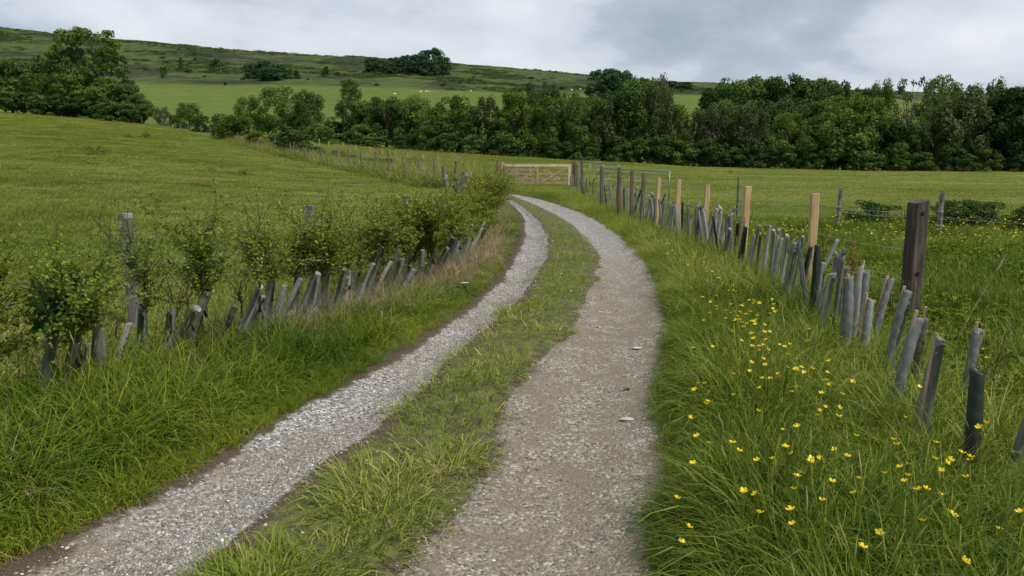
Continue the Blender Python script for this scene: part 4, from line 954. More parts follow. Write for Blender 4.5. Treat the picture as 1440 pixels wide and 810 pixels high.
# pale posts along the far strip
f5 = thing('pale_post_fence', 'row of short pale new posts beyond the rank grass strip, centre left', 'fence', at(520, 217))
PP = [square_post(.10, 1.15, 990 + k, 'post_new', sub=4) for k in range(2)]; tps = []
for i, (a_, t_) in enumerate([(667, 226), (641, 223), (617, 220), (595, 217), (574, 214), (556, 212), (538, 210.5), (520, 209), (501, 204), (482, 199.5), (463, 198), (449, 195), (436, 192.5), (422, 190)]):
    d_ = np.interp(a_, [422, 482, 574, 667], [105, 92, 72, 52]); p = atd(a_, d_); o = post_part(f5, PP[i % 2], p, (random.uniform(-.03, .03), random.uniform(-.03, .03)))
    o.scale.z = max(.8, top_height(p, t_)) / 1.15; tps.append(p)
wire_part(f5, [p + Vector((0, 0, .95)) for p in tps], .004, False, .02)
# guards along the far fences
for i in range(22):
    px_ = 605 - i * 8.4 + random.uniform(-2, 2); py_ = np.interp(px_, [430, 473, 509, 548, 612], [228, 236, 242, 250, 262]) + random.uniform(-2.5, -.5)
    mt = random.choice(['guard_straw', 'guard_grey', 'guard_straw', 'guard_brown'])
    h = (10 + (px_ - 430) * .045); guard((px_, py_ + 1), (px_ + random.uniform(-2, 3), py_ - h + 2), mt, f'small {LOOK[mt]} tree guard, {ordinal(i + 1)} from the right along the far pasture fence', 'small guards along the far pasture fence', .9, None, ext=.1)

# ------------------------------------------------------------------ gates
def bar(mb, a, b, w, t, yo=0.0):
    """flat board from a to b (x,z) in the gate plane"""
    a = np.array(a, float); b = np.array(b, float); d = b - a; L = np.linalg.norm(d); d /= L; nrm = np.array([-d[1], d[0]]) * w / 2
    c = [a - nrm, a + nrm, b + nrm, b - nrm]
    V = [(q[0], yo - t / 2, q[1]) for q in c] + [(q[0], yo + t / 2, q[1]) for q in c]
    mb.add(V, [(0, 1, 2, 3), (7, 6, 5, 4), (0, 4, 5, 1), (1, 5, 6, 2), (2, 6, 7, 3), (3, 7, 4, 0)])
def gate_frame(p0, p1):
    d = p1 - p0; return math.atan2(d.y, d.x), math.hypot(d.x, d.y)
g0, g1 = atd(709, 36.5), atd(802, 36.5); rz, L = gate_frame(g0, g1); Hh = top_height(g0, 231)
tg = thing('timber_field_gate', 'closed timber field gate with crossed braces and pale top rail at the bend', 'gate', g0, None, rz)
def part(nm, parent, mat, bars, label=None):
    mb = MB()
    for a, b, w, t, yo in bars: bar(mb, a, b, w, t, yo)
    o = link(nm, mb.mesh(nm, M[mat]), parent)
    if label: o['label'] = label
part('top_rail', tg, 'gate_pale', [((0, Hh - .05), (L, Hh - .05), .11, .075, 0)])
for z_ in (.14, .34, .56): part('rail', tg, 'gate_brown', [((0.05, z_ * Hh), (L - .05, z_ * Hh), .075, .022, .0)])
part('stile', tg, 'gate_brown', [((.05, .05), (.05, Hh - .1), .11, .07, .002)]); part('stile', tg, 'gate_pale', [((L - .05, .05), (L - .05, Hh - .1), .11, .07, .002)], 'pale closing stile')
part('stile', tg, 'gate_brown', [((L * .5, .05), (L * .5, Hh - .1), .09, .03, -.045)])
for a, b in (((.12, Hh - .12), (L * .48, .12)), ((.75, .12), (L * .48, Hh - .12)), ((L * .53, .12), (L - .12, Hh - .12)), ((L * .56, Hh * .85), (L - .15, .16))):
    part('brace', tg, 'gate_brown', [(a, b, .07, .022, -.025 if a[1] < b[1] else .026)])
for px_, tp, w, mt, lb in ((706.5, 228, .20, 'gate_brown', 'brown gatepost at the left end of the timber gate'), (809, 227, .30, 'post_brown', 'thick reddish brown gatepost at the right end of the timber gate'), (700, 226, .13, 'post_brown', 'slim brown post left of the timber gate')):
    p = atd(px_, 36.6 if px_ > 701 else 38); link_ = thing('gatepost', lb, 'post', p, 'gateposts of the timber gate'); link('post', round_post(w, top_height(p, tp), int(px_), mt), link_)
h0, h1 = atd(711, 39.5), atd(746, 38.6); rz, L2 = gate_frame(h0, h1); z00 = h0.z
tg2 = thing('wooden_hurdle', 'pale four-bar wooden hurdle behind the left half of the timber gate', 'hurdle', h0, None, rz)
for py_ in (238.5, 245, 251.5, 258): part('rail', tg2, 'gate_pale', [((0, top_height(h0, py_)), (L2, top_height(h0, py_ - .6)), .13, .03, 0)])
part('upright', tg2, 'gate_brown', [((.04, 0), (.04, top_height(h0, 236)), .08, .04, .04)]); part('upright', tg2, 'gate_brown', [((L2 - .04, 0), (L2 - .04, top_height(h0, 234)), .08, .04, .04)])
def metal_gate(p0, p1, h, label, bars=7):
    rz, L = gate_frame(p0, p1); o = thing('metal_field_gate', label, 'gate', p0, 'galvanised gates behind the right row', rz)
    for k in range(bars):
        zz = .12 + (h - .14) * (k / (bars - 1)) ** .85; mb = MB(); mb.tube([(0, 0, zz), (L, 0, zz + (p1.z - p0.z))], .022 if k == bars - 1 else .0115, 8); link('top_rail' if k == bars - 1 else 'rail', mb.mesh('rail', M['galv'], True), o)
    for q in (0, .5, 1.0):
        mb = MB(); mb.tube([(L * q, 0.0, .06 + (p1.z - p0.z) * q), (L * q, .0, h - .01 + (p1.z - p0.z) * q)], .014, 8); link('upright', mb.mesh('upright', M['galv'], True), o)
    mb = MB(); mb.tube([(L * .02, .02, .14), (L * .5, .02, h - .05)], .014, 6); link('brace', mb.mesh('brace', M['galv'], True), o)
    return o
a_ = atd(844, 28.5); b_ = atd(940, 24.5); metal_gate(a_, b_, top_height(a_, 236), 'nearer galvanised metal gate with a long rail ending above the pale posts')
a_ = atd(829, 35); b_ = atd(869, 29); metal_gate(a_, b_, top_height(a_, 227.5), 'farther galvanised metal gate slanting up to the grey round post')

# ------------------------------------------------------------------ buttercups
def buttercup(seed, h=.42):
    g = np.random.default_rng(seed); st = MB(); fl = MB()
    pts = [(0, 0, -.02)]; x = y = 0
    for k in range(5): x += g.normal(0, .012); y += g.normal(0, .012); pts.append((x, y, h * (k + 1) / 5))
    st.tube(pts, np.linspace(.0022, .0013, 6), 4, cap=False); heads = [(np.array(pts[-1]), 1.0)]
    if False:
        b = np.array(pts[3]); e_ = b + np.array([g.uniform(-.06, .06), g.uniform(-.06, .06), h * .33]); st.tube([b, (b + e_) / 2 + [.004, .004, -.006], e_], [.0016, .0014, .0011], 4, cap=False); heads.append((e_, .8))
    for c, s in heads:
        tl = np.array([g.normal(0, .3), g.normal(0, .3), 1.0]); tl /= np.linalg.norm(tl); a = np.cross(tl, [1, 0, 0]); a /= np.linalg.norm(a); b = np.cross(tl, a)
        for k in range(5):
            th = 2 * math.pi * k / 5 + g.normal(0, .08); dr = a * math.cos(th) + b * math.sin(th); sd_ = -a * math.sin(th) + b * math.cos(th); r = .0125 * s
            V = [c, c + dr * r * .5 + sd_ * r * .42 + tl * r * .18, c + dr * r * 1.05 + sd_ * r * .38 + tl * r * .62, c + dr * r * 1.15 + tl * r * .66, c + dr * r * 1.05 - sd_ * r * .38 + tl * r * .62, c + dr * r * .5 - sd_ * r * .42 + tl * r * .18]
            fl.add(V, [(0, 1, 2, 3), (0, 3, 4, 5)])
        fl.tube([c, c + tl * .004 * s], [.0035 * s, .002 * s], 6)
    return st, fl
BC = []
for k in range(8):
    a, b = buttercup(1000 + k); BC.append((a.mesh('stem', M['bladestem'] if 'bladestem' in M else M['hawthorn']), b.mesh('flower_head', M['petal'])))
heads = [(1350, 664), (1374, 644), (1358, 634), (1213, 677), (1214, 691), (1163, 703), (1197, 645), (1144, 648), (1140, 640), (1107, 601), (1108, 632), (1317, 659), (1299, 690), (1326, 652), (1347, 727), (1354, 729), (1429, 716), (1224, 747), (1236, 773), (1347, 790), (1309, 735), (975, 745), (970, 760), (958, 697), (966, 651), (998, 619), (1034, 637), (1038, 622), (1071, 580), (1036, 555), (1003, 538), (998, 570), (980, 489), (1010, 489), (1112, 518), (1120, 522), (1140, 520), (1157, 524), (1160, 533), (1168, 537), (1174, 541), (1160, 540), (1194, 538), (1147, 577), (1157, 588), (1163, 576), (1175, 574), (1035, 480), (1062, 486), (1080, 485), (1093, 484), (1114, 486), (1030, 467), (1054, 462), (1060, 455), (1073, 458), (1088, 442), (1097, 438), (1057, 448), (1040, 446), (1046, 432), (1033, 428), (1034, 401), (1040, 395), (1012, 416), (1005, 422), (995, 425), (1003, 440), (1011, 432), (1372, 588), (1370, 598), (1384, 493), (1383, 502), (1383, 525), (1318, 557), (1176, 451), (1192, 450), (1144, 462), (1065, 690), (1100, 720)]
rs = random.Random(5); cnt = {}
while len(heads) < 150:
    py_ = rs.triangular(390, 560, 430); c = np.interp(py_, [390, 430, 480, 560], [1015, 1045, 1065, 1110]); heads.append((c + rs.gauss(0, 30), py_))
while len(heads) < 190: heads.append((rs.uniform(960, 1430), rs.triangular(480, 800, 560)))
while len(heads) < 225: q = rs.uniform(0, 1); heads.append((910 + q * 110 + rs.gauss(0, 10), 322 + q * 70 + rs.gauss(0, 6)))
while len(heads) < 270: heads.append((rs.uniform(1050, 1438), rs.triangular(304, 345, 318)))
heads.sort()
for i, (hx, hy) in enumerate(heads):
    hh = rs.uniform(.34, .46) if hy > 420 else rs.uniform(.26, .36); p = at(hx, hy, hh); sc_ = (hh / .42)
    if hx > 1045 and hy < 350: zn = ('small buttercup in the yellow band before the grey-post fence', 'buttercups in the yellow band')
    elif hy > 700: zn = ('buttercup', 'buttercups nearest the camera')
    elif hy > 620: zn = ('buttercup', 'buttercups level with the dark green guard foot')
    elif hy > 545: zn = ('buttercup', 'buttercups of the middle drift')
    elif hy > 500: zn = ('buttercup', 'buttercups left of the fourth and fifth guards')
    elif hy > 455: zn = ('buttercup', 'buttercups at the foot of the square-post stretch')
    elif hy > 410: zn = ('buttercup', 'buttercups by the dark paired guards')
    else: zn = ('tiny buttercup', 'buttercups along the far verge')
    if hx > 1045 and hy < 350: lbz = zn[0]
    else:
        cnt[zn[1]] = cnt.get(zn[1], 0) + 1; lbz = f'{zn[0]}, {ordinal(cnt[zn[1]])} from the left of the {zn[1]}'
    o = thing('buttercup', lbz, 'flower', p, zn[1], rs.uniform(0, 6.28)); bg_ = rs.uniform(.75, 1.15)
    st, fl = BC[i % 8]; a = link('stem', st, o); b = link('flower_head', fl, o); o.scale = (bg_, bg_, sc_)
    if hy > 420: o.scale = (bg_, bg_, sc_ * 1.0)
x, y, z, px, py, m = cand(5000, 9, 16, .0, .1, .8)
k = (px > 1045) & (py > 318) & (py < 365) & (rng.uniform(size=len(x)) < .14)
scatter('buttercup_band', [MB().add(*(lambda b: (np.vstack(b.v) * [1, 1, .8], np.vstack(b.q), np.vstack(b.t)))(buttercup(1100 + q)[1])) for q in range(4)], M['petal'], np.stack([x, y, z - .06], 1)[k], rng.uniform(.9, 1.4, k.sum()), rng.uniform(size=k.sum()), 'distant dots of buttercups in the rough grass', 'flowers', tilt=.1)

# ------------------------------------------------------------------ stones, stalks, field plants
for i, (px_, py_, s, lb) in enumerate([(881, 586, .055, 'flat pale bluish stone on the right rut'), (896, 487, .05, 'small pale stone in the right rut, near its outer edge'), (598, 531, .045, 'white stone at the inner edge of the left rut'), (653, 413, .06, 'round pale stone in the grass left of the left rut'), (882, 544, .035, 'dark flat stone in the right rut')]):
    p = at(px_, py_); me = MB(); pb = pebble(60 + i); me.add(pb.v[0] * [s, s * .7, s * .3], None, pb.t[0]); p.z += -.012 if i != 3 else .12; s *= .62
    o = link('stone', me.mesh('stone', M['stone_pale'] if i != 4 else M['sleeper']), None, p); tag(o, lb, 'stone')
for i, (b, t, lb) in enumerate([((1320, 520), (1381, 352), 'long leaning dry grass stalk right of the dark square post'), ((1215, 425), (1244, 372), 'short dry stalk leaning between two grey guards'), ((1397, 520), (1401, 458), 'thin dry stalk near the right edge of the photo'), ((1066, 350), (1071, 292), 'tall thin dry stem between the pale posts')]):
    p = at(b[0], b[1] + 10); u = pxsize(p); tip = p + Vector(((t[0] - b[0]) * u, -.1, (b[1] + 10 - t[1]) * u)); mb = MB(); mid = (p + tip) / 2 + Vector((-.01, 0, .02))
    mb.tube([Vector((0, 0, 0)), mid - p, tip - p], [.0035, .0028, .001], 5); mb.tube([(tip - p) * .86, (tip - p) * .93, tip - p], [.002, .006, .001], 5)
    tag(link('dry_stalk', mb.mesh('dry_stalk', M['stake']), None, p), lb, 'stalk')
def clump(seed, n=140, h=.35, w=.35, ls=.05):
    g = np.random.default_rng(seed); mb = MB(); C = g.normal(0, 1, (n, 3)) * [w * .4, w * .4, 0]; C[:, 2] = g.uniform(0, 1, n) ** 1.2 * h * np.exp(-(C[:, 0] ** 2 + C[:, 1] ** 2) / w ** 2)
    leaves(mb, C, g.normal(size=(n, 3)) + [0, 0, .4], ls, g, .35); return mb
CLM = [clump(1200 + k).mesh('leaf_clump', M['tree_pale']) for k in range(3)]; CLD = [clump(1210 + k, 160, .38, .4, .055).mesh('leaf_clump', M['tree_mid']) for k in range(3)]
for i, (px_, py_, wpx, kd, lb) in enumerate([(125, 213, 16, 1, 'dark low thistle clump in the left pasture, upper left'), (180, 194, 10, 1, 'small dark weed clump far up the left pasture'), (206, 194, 14, 1, 'flat dark weed clump right of a smaller one, far left pasture'), (137, 218, 24, 0, 'pale thistle clump in the upper left pasture'), (160, 229, 18, 0, 'spiky thistle clump lowest of the upper left group'), (295, 242, 15, 0, 'pale thistle clump in the middle of the left pasture'), (343, 246, 15, 0, 'thistle clump nearest the hedge in the left pasture'), (310, 236, 6, 0, 'tiny thistle between two larger clumps'), (1116, 239, 7, 1, 'dark weed clump on the far right field'), (1026, 243, 7, 1, 'small dark weed in the middle of the right field'), (1254, 240, 12, 1, 'weed clump at the far edge of the right field'), (1388, 243, 12, 1, 'weed clump farthest right along the field edge'), (1297, 249, 5, 1, 'tiny weed in the right field'), (1070, 253, 6, 1, 'small weed clump beyond the pale posts'), (544, 221, 16, 1, 'dark round bush clump in the strip behind the far fence'), (735, 222, 12, 1, 'grassy tussock by the wood, above the timber gate'), (758, 222, 12, 0, 'pale tussock by the wood right of a darker one'), (680, 212, 12, 1, 'tussock at the wood edge left of the gate'), (640, 209, 10, 0, 'pale tussock at the field top')]):
    p = at(px_, py_); u = pxsize(p); o = link('thistle_clump', random.choice(CLD if kd else CLM), None, p); s = wpx * u / .5; o.scale = (s, s, s * .8); o.rotation_euler = (0, 0, random.uniform(0, 6)); tag(o, lb, 'weed')
db = MB(); g_ = np.random.default_rng(3); leaves(db, g_.normal(0, 1, (220, 3)) * [.02, .02, .09] + [0, 0, .62], g_.normal(size=(220, 3)), .008, g_); db.tube([(0, 0, 0), (.01, 0, .35), (0, 0, .7)], [.004, .003, .002], 5)
p = at(1190, 470); o = link('dock_plant', db.mesh('dock_plant', M['rust']), None, p); tag(o, 'rust-red dock seed head behind two grey guards', 'weed')

# ------------------------------------------------------------------ trees
def lobes_for(kind, g):
    """unit crown: height 1 (z from 0), half width .5; returns centres, radii"""
    cfg = {  # n, z0, z1, widest z, max radius, lobe lo, lobe hi, inner fraction, low-end fullness
        'round': (52, .10, .90, .45, .36, .08, .145, .15, .75), 'bulk': (90, .06, .90, .42, .40, .080, .125, .30, 1.0),
        'tall': (62, .20, .94, .50, .42, .045, .08, .25, .5), 'open': (34, .32, .94, .62, .40, .035, .08, .3, .3),
        'shrub': (34, .05, .84, .25, .38, .09, .16, .1, 1.0), 'feather': (70, .08, .92, .42, .38, .045, .09, .1, .8)}[kind]
    n, z0, z1, zw, R_, l0, l1, inn, low = cfg; Ls = []
    th0 = g.uniform(0, 6.28)
    for _ in range(n):
        a = g.uniform(0, 2 * math.pi); z = g.uniform(z0, z1)
        t = (z - zw) / (z1 + l1 * .6 - zw) if z > zw else (zw - z) / (zw - z0 + .05) * (1 - low) * 1.2
        rm = R_ * (max(.02, 1 - t ** 2.1)) ** .5 * (1 + .16 * math.sin(2 * a + th0) + .10 * math.sin(3 * a + 2 * th0 + z * 6))
        r = rm * math.sqrt(g.uniform(inn, 1)); Ls.append((r * math.cos(a), r * math.sin(a), z, g.uniform(l0, l1)))
    return np.array(Ls)
def tree_mesh(kind, seed, mat, n, Wm, Hm, ls, fuzz=.12):
    g = np.random.default_rng(seed); Lb = lobes_for(kind, g); w = Lb[:, 3] ** 2; idx = g.choice(len(Lb), n, p=w / w.sum())
    v = g.normal(size=(n, 3)); v[:, 2] = v[:, 2] + .35; v /= np.linalg.norm(v, axis=1)[:, None]
    rr = Lb[idx, 3] * (g.uniform(.55, 1.0, n) ** .5 + g.normal(0, fuzz, n)); C = Lb[idx, :3] + v * rr[:, None] * [1, 1, .8 if kind != 'feather' else 1.5]
    C *= [Wm, Wm, Hm]; C[:, 2] = np.maximum(C[:, 2], .05)
    lt = g.uniform(-.14, .14, len(Lb))[idx]; Nn = v * [1, 1, 1.2] + g.normal(0, .45, (n, 3))
    tone = np.clip(g.beta(2.4, 2.4, n) * .8 + .1 + lt, 0, 1); cr = MB(); leaves(cr, C, Nn, ls, g, .68, tone)
    tk = MB(); rt = Wm * .028; th = Hm * (.5 if kind not in ('shrub',) else .3); P = [(0, 0, -.4)]; x = y = 0
    for k in range(6): x += g.normal(0, Wm * .01); y += g.normal(0, Wm * .01); P.append((x, y, th * (k + 1) / 6))
    tk.tube(P, [rt * 1.25, rt, rt * .92, rt * .85, rt * .75, rt * .6, rt * .45], 8); P = np.array(P)
    for k in g.choice(len(Lb), min(len(Lb), 22), replace=False):
        e_ = Lb[k, :3] * [Wm, Wm, Hm]; i = int(np.clip(np.searchsorted(P[:, 2], e_[2] * .6) - 1, 1, 5)); s = P[i]; mid = (s + e_) / 2 + g.normal(0, Wm * .02, 3) + [0, 0, Hm * .03]
        tk.tube([s, mid, e_], [rt * .38, rt * .22, rt * .07], 5, cap=False)
    return tk.mesh('trunk', M['bark'], True), cr.mesh('crown', M[mat])
TM = {}
def tm(key, kind, mat, n, Wm, Hm, ls, nv=3, fuzz=.12, s0=0):
    TM[key] = ([tree_mesh(kind, 2000 + s0 + 17 * k + len(key) * 31, mat, n, Wm, Hm, ls, fuzz) for k in range(nv)], Wm, Hm)
tm('round_dark', 'round', 'tree_dark', 7000, 9, 10, .21, 3); tm('round_mid', 'round', 'tree_mid', 7000, 9, 10, .20, 3, s0=5)
tm('olive', 'feather', 'tree_olive', 7000, 9, 10, .17, 3, .22); tm('feather_mid', 'feather', 'tree_mid', 7000, 9, 11, .17, 2, .2, 9)
tm('bulk', 'bulk', 'tree_dark', 9000, 12, 12, .22, 3, .07); tm('bulk_mid', 'bulk', 'tree_mid', 9000, 12, 12, .20, 3, .10, 7)
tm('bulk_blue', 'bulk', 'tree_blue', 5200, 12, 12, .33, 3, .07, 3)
tm('tall', 'tall', 'tree_mid', 8000, 15, 19, .24, 2, .13); tm('open', 'open', 'tree_olive', 1700, 9, 11, .16, 2, .2)
tm('shrub', 'shrub', 'tree_dark', 3200, 4, 3.5, .12, 3); tm('shrub_mid', 'shrub', 'tree_mid', 3200, 4, 3.5, .12, 3); tm('shrub_pale', 'shrub', 'tree_pale', 3200, 4, 3.5, .11, 2)
tm('bramble', 'shrub', 'tree_dark', 3000, 2, 1, .035, 2)
LOOKT = {'bulk_mid': 'full round green', 'round_dark': 'dark dense rounded', 'round_mid': 'green rounded', 'olive': 'feathery olive-brown', 'feather_mid': 'feathery green', 'bulk': 'dark domed', 'bulk_blue': 'dark bluish-green domed', 'tall': 'tall airy', 'open': 'sparse open-branched', 'shrub': 'dark low', 'shrub_mid': 'green low', 'shrub_pale': 'pale yellowish'}
def tree(px_, d_, tp, wpx, key, label, group, name='broadleaf_tree', cat='tree', sink=0.0):
    p = atd(px_, d_); vs, Wm, Hm = TM[key]; H = max(.5, top_height(p, tp)) * 1.03; Wd = wpx * pxsize(p) * 1.22
    o = thing(name, label, cat, p, group, random.uniform(0, 6.28)); o.scale = (Wd / Wm, Wd / Wm, H / Hm); tk, cr = random.choice(vs)
    link('trunk', tk, o); link('crown', cr, o); return o
# woodland edge at the far side of the field, left to right
front = [(452, 133, 174, 40, 'shrub_mid'), (474, 136, 170, 44, 'round_dark'), (498, 134, 141, 58, 'bulk'), (523, 131, 152, 50, 'round_dark'), (545, 130, 136, 60, 'bulk'), (570, 126, 150, 48, 'round_dark'), (590, 126, 133, 60, 'bulk_mid'), (615, 122, 152, 48, 'feather_mid'), (638, 121, 134, 58, 'round_mid'), (662, 118, 160, 44, 'shrub_mid'), (684, 118, 138, 52, 'olive'), (706, 117, 155, 46, 'round_mid'), (724, 117, 128, 60, 'round_mid'), (748, 116, 148, 46, 'feather_mid'), (772, 116, 136, 58, 'round_mid'), (796, 116, 143, 56, 'olive'), (822, 115, 132, 62, 'bulk_mid'), (848, 115, 137, 60, 'olive'), (872, 114, 128, 58, 'round_dark'), (897, 116, 112, 76, 'feather_mid'), (925, 114, 124, 62, 'olive'), (950, 113, 150, 52, 'feather_mid'), (975, 113, 158, 64, 'olive'), (1003, 113, 150, 64, 'olive'), (1030, 113, 172, 50, 'feather_mid'), (1052, 112, 150, 60, 'olive'), (1078, 112, 186, 56, 'round_mid'), (1105, 113, 160, 58, 'feather_mid'), (1130, 113, 180, 60, 'round_mid'), (1158, 114, 158, 64, 'bulk_mid'), (1188, 112, 131, 92, 'bulk_mid'), (1212, 112, 138, 74, 'round_mid'), (1240, 112, 168, 56, 'round_dark'), (1266, 113, 172, 58, 'round_dark'), (1292, 113, 175, 50, 'olive'), (1322, 113, 150, 60, 'olive'), (1352, 113, 128, 88, 'olive'), (1380, 112, 205, 54, 'shrub_pale'), (1345, 111, 208, 50, 'shrub_pale'), (1395, 114, 132, 70, 'round_dark'), (1425, 112, 120, 90, 'bulk'), (1452, 110, 96, 70, 'round_dark'), (1500, 112, 120, 100, 'olive'), (1570, 113, 130, 90, 'round_mid')]
for i, (px_, d_, tp, wpx, key) in enumerate(sorted(front)):
    shr = key.startswith('shrub')
    tree(px_ + random.uniform(-3, 3), d_, tp, wpx, key, f'{LOOKT[key]} {"bush" if shr else "tree"}, {ordinal(i + 1)} from the left along the woodland edge', 'trees along the woodland edge', 'shrub' if shr else 'broadleaf_tree', 'bush' if shr else 'tree')
low = [(px_, 110.5, 184 + (px_ - 470) * .032, 40) for px_ in range(470, 1460, 33)]
for i, (px_, d_, tp, wpx) in enumerate(low):
    dd = np.interp(px_, [470, 640, 800, 1000, 1440], [126, 116, 113, 110, 109])
    tree(px_ + random.uniform(-8, 8), dd, tp + random.uniform(-14, 5), wpx * random.uniform(.8, 1.2), random.choice(['shrub', 'shrub', 'shrub_mid']), f'low dark undergrowth bush, {ordinal(i + 1)} from the left at the foot of the wood', 'undergrowth bushes at the foot of the wood', 'undergrowth_bush', 'bush')
behind = [(735, 150, 122, 56, 'round_dark', 'dark tree rising behind the wood left of centre'), (765, 155, 119, 60, 'bulk', 'dark domed tree behind the wood above the gate'), (800, 150, 132, 50, 'feather_mid', 'green tree behind the wood, right of the dark domed one'), (650, 150, 146, 60, 'round_dark', 'dark tree behind the pale tree in the wood'), (560, 155, 148, 70, 'round_dark', 'dark tree in the second row at the left of the wood'),
 (893, 150, 116, 64, 'round_dark', 'dark tree behind the wood just right of the hilltop tree'), (925, 150, 113, 50, 'olive', 'olive tree topping the wood right of centre'), (1004, 170, 122, 66, 'bulk', 'leftmost dark sycamore of the big clump'), (1035, 175, 108, 84, 'bulk', 'second dark sycamore of the big clump, tall'), (1072, 178, 107, 84, 'bulk', 'middle left sycamore of the big clump'), (1108, 175, 107, 84, 'bulk', 'middle right sycamore with the lightest top in the big clump'), (1142, 172, 109, 80, 'bulk', 'broad sycamore right of the middle of the big clump'), (1168, 165, 116, 62, 'bulk', 'rightmost flat-topped sycamore of the big clump'), (1060, 150, 140, 90, 'bulk', 'lower dark sycamore in front of the big clump, left'), (1110, 150, 135, 90, 'bulk', 'lower dark sycamore in front of the big clump, right'), (1150, 148, 140, 70, 'bulk', 'lower sycamore at the right foot of the big clump'), (1020, 150, 140, 80, 'bulk', 'lower sycamore at the left foot of the big clump'),
 (1229, 190, 112, 46, 'bulk_mid', 'round green tree alone on the skyline right of the sycamores'), (1205, 190, 124, 30, 'round_dark', 'small dark tree between the sycamores and the round skyline tree'), (1272, 135, 109, 66, 'open', 'open bare-limbed tree with sky showing through on the right'), (1312, 160, 105, 62, 'bulk_mid', 'rounded green tree right of the bare-limbed one'), (1350, 165, 115, 54, 'round_mid', 'green skyline tree left of the mast'), (1385, 160, 119, 60, 'olive', 'olive skyline tree beside the mast'), (1415, 150, 122, 60, 'round_dark', 'dark skyline tree near the right edge'), (1500, 150, 100, 90, 'bulk', 'big dark tree beyond the right edge')]
for px_, d_, tp, wpx, key, lb in behind: tree(px_, d_, tp, wpx, key, lb, 'trees of the second row')
# on the hill
for px_, d_, tp, wpx, key, lb in [(524, 690, 80, 24, 'bulk_blue', 'leftmost domed tree of the hilltop copse'), (540, 680, 84, 26, 'bulk_blue', 'second domed tree from the left in the hilltop copse'), (557, 690, 81, 28, 'bulk_blue', 'third domed tree from the left in the hilltop copse'), (574, 700, 78, 28, 'bulk_blue', 'domed tree in the middle of the hilltop copse'), (590, 710, 75, 28, 'bulk_blue', 'domed tree left of the highest in the hilltop copse'), (606, 720, 68, 34, 'bulk_blue', 'highest domed tree of the hilltop copse'), (622, 705, 78, 26, 'bulk_blue', 'domed tree right of the highest in the hilltop copse'), (582, 670, 86, 26, 'bulk_blue', 'low front tree of the hilltop copse'), (548, 665, 88, 24, 'bulk_blue', 'low left front tree of the hilltop copse'), (604, 670, 84, 30, 'bulk_blue', 'front tree under the highest of the hilltop copse'),
  (356, 560, 88, 26, 'bulk_blue', 'leftmost tree of the lower hillside copse'), (372, 565, 86, 28, 'bulk_blue', 'middle tree of the lower hillside copse'), (390, 560, 91, 28, 'bulk_blue', 'right tree of the lower hillside copse'), (380, 540, 95, 34, 'bulk_blue', 'front tree of the lower hillside copse'),
  (843, 440, 98, 34, 'bulk_blue', 'left half of the flat-domed hilltop clump above the wood'), (860, 445, 97, 36, 'bulk_blue', 'middle tree of the flat-domed clump above the wood'), (876, 440, 99, 30, 'bulk_blue', 'right tree of the flat-domed clump above the wood'), (906, 420, 109, 22, 'bulk_blue', 'small dark tree right of the flat-domed clump'), (940, 600, 113, 24, 'bulk_blue', 'small skyline tree left of the pale field'), (962, 600, 115, 26, 'bulk_blue', 'small skyline tree above the pale field'), (746, 420, 115, 14, 'bulk_blue', 'tiny tree on the hillside above the wood'), (776, 420, 119, 16, 'bulk_blue', 'tiny tree right of another on the hillside')]:
    tree(px_, d_, tp, wpx, key, lb, 'trees on the hill')
tree(493, 385, 110, 28, 'bulk_mid', 'lone round green tree in the field below the hilltop copse', None)
rb = random.Random(11); hb = [(308, 640, 80, 20), (231, 520, 91, 11), (255, 640, 79, 7), (273, 800, 72, 6), (410, 560, 95, 14), (418, 560, 98, 10), (458, 600, 92, 12), (300, 640, 82, 12)]
while len(hb) < 46:
    px_ = rb.uniform(200, 940); d_ = rb.uniform(480, 760); p = atd(px_, d_); hb.append((px_, d_, float(project(p.x, p.y, p.z + rb.uniform(1.2, 3.2))[1]), rb.uniform(4, 12)))
for i, (px_, d_, tp, w) in enumerate(sorted(hb)):
    tree(px_, d_, tp, w, 'shrub', f'dark gorse bush, {ordinal(i + 1)} from the left on the hillside', 'gorse bushes scattered on the hillside', 'gorse_bush', 'bush')
# scrub bands and a wall line on the hill, one uncountable mass
def hillpt(n):
    x, y, z, px, py, m = cand(n, 480, 990, .0, -.75, .5); return x, y, z, px, py
x, y, z, px, py = hillpt(26000); nz = fbm(x * .012, y * .02, 51, 4); nz2 = fbm(x * .05, y * .05, 53, 3)
k = (nz > .56) & (nz2 > .46) & (rng.uniform(size=len(x)) < .8)
scr = [clump(1300 + q, 60, 1.1, 3.2, .45) for q in range(4)]
scatter('hill_scrub', scr, M['tree_scrub'] if 'tree_scrub' in M else M['tree_dark'], np.stack([x, y, z - .15], 1)[k], rng.uniform(.6, 1.5, k.sum()), rng.uniform(size=k.sum()), 'bands of dark heather and scrub on the hillside', 'scrub')
# left: big ash and copse
L_ = [(130, 160, 40, 104, 'tall', 'tallest tree of all, airy crown rising over the left copse'), (104, 158, 66, 60, 'tall', 'lighter tree leaning against the tallest at its left'), (160, 158, 62, 58, 'tall', 'right shoulder tree beside the tallest in the left copse'), (-15, 158, 84, 70, 'round_dark', 'dark tree at the very left edge'), (18, 157, 83, 56, 'round_dark', 'first dark tree of the left copse'), (52, 157, 88, 56, 'round_dark', 'second dark tree of the left copse'), (82, 157, 92, 50, 'feather_mid', 'green tree left of the tallest one'), (60, 152, 104, 60, 'feather_mid', 'lower green tree in front of the left copse'), (106, 153, 105, 60, 'round_mid', 'lower tree under the tallest, left'), (150, 150, 108, 60, 'round_mid', 'lower tree under the tallest, right'), (178, 150, 118, 46, 'round_dark', 'dark tree at the right end of the left copse'), (198, 146, 132, 38, 'round_dark', 'last small dark tree of the left copse')]
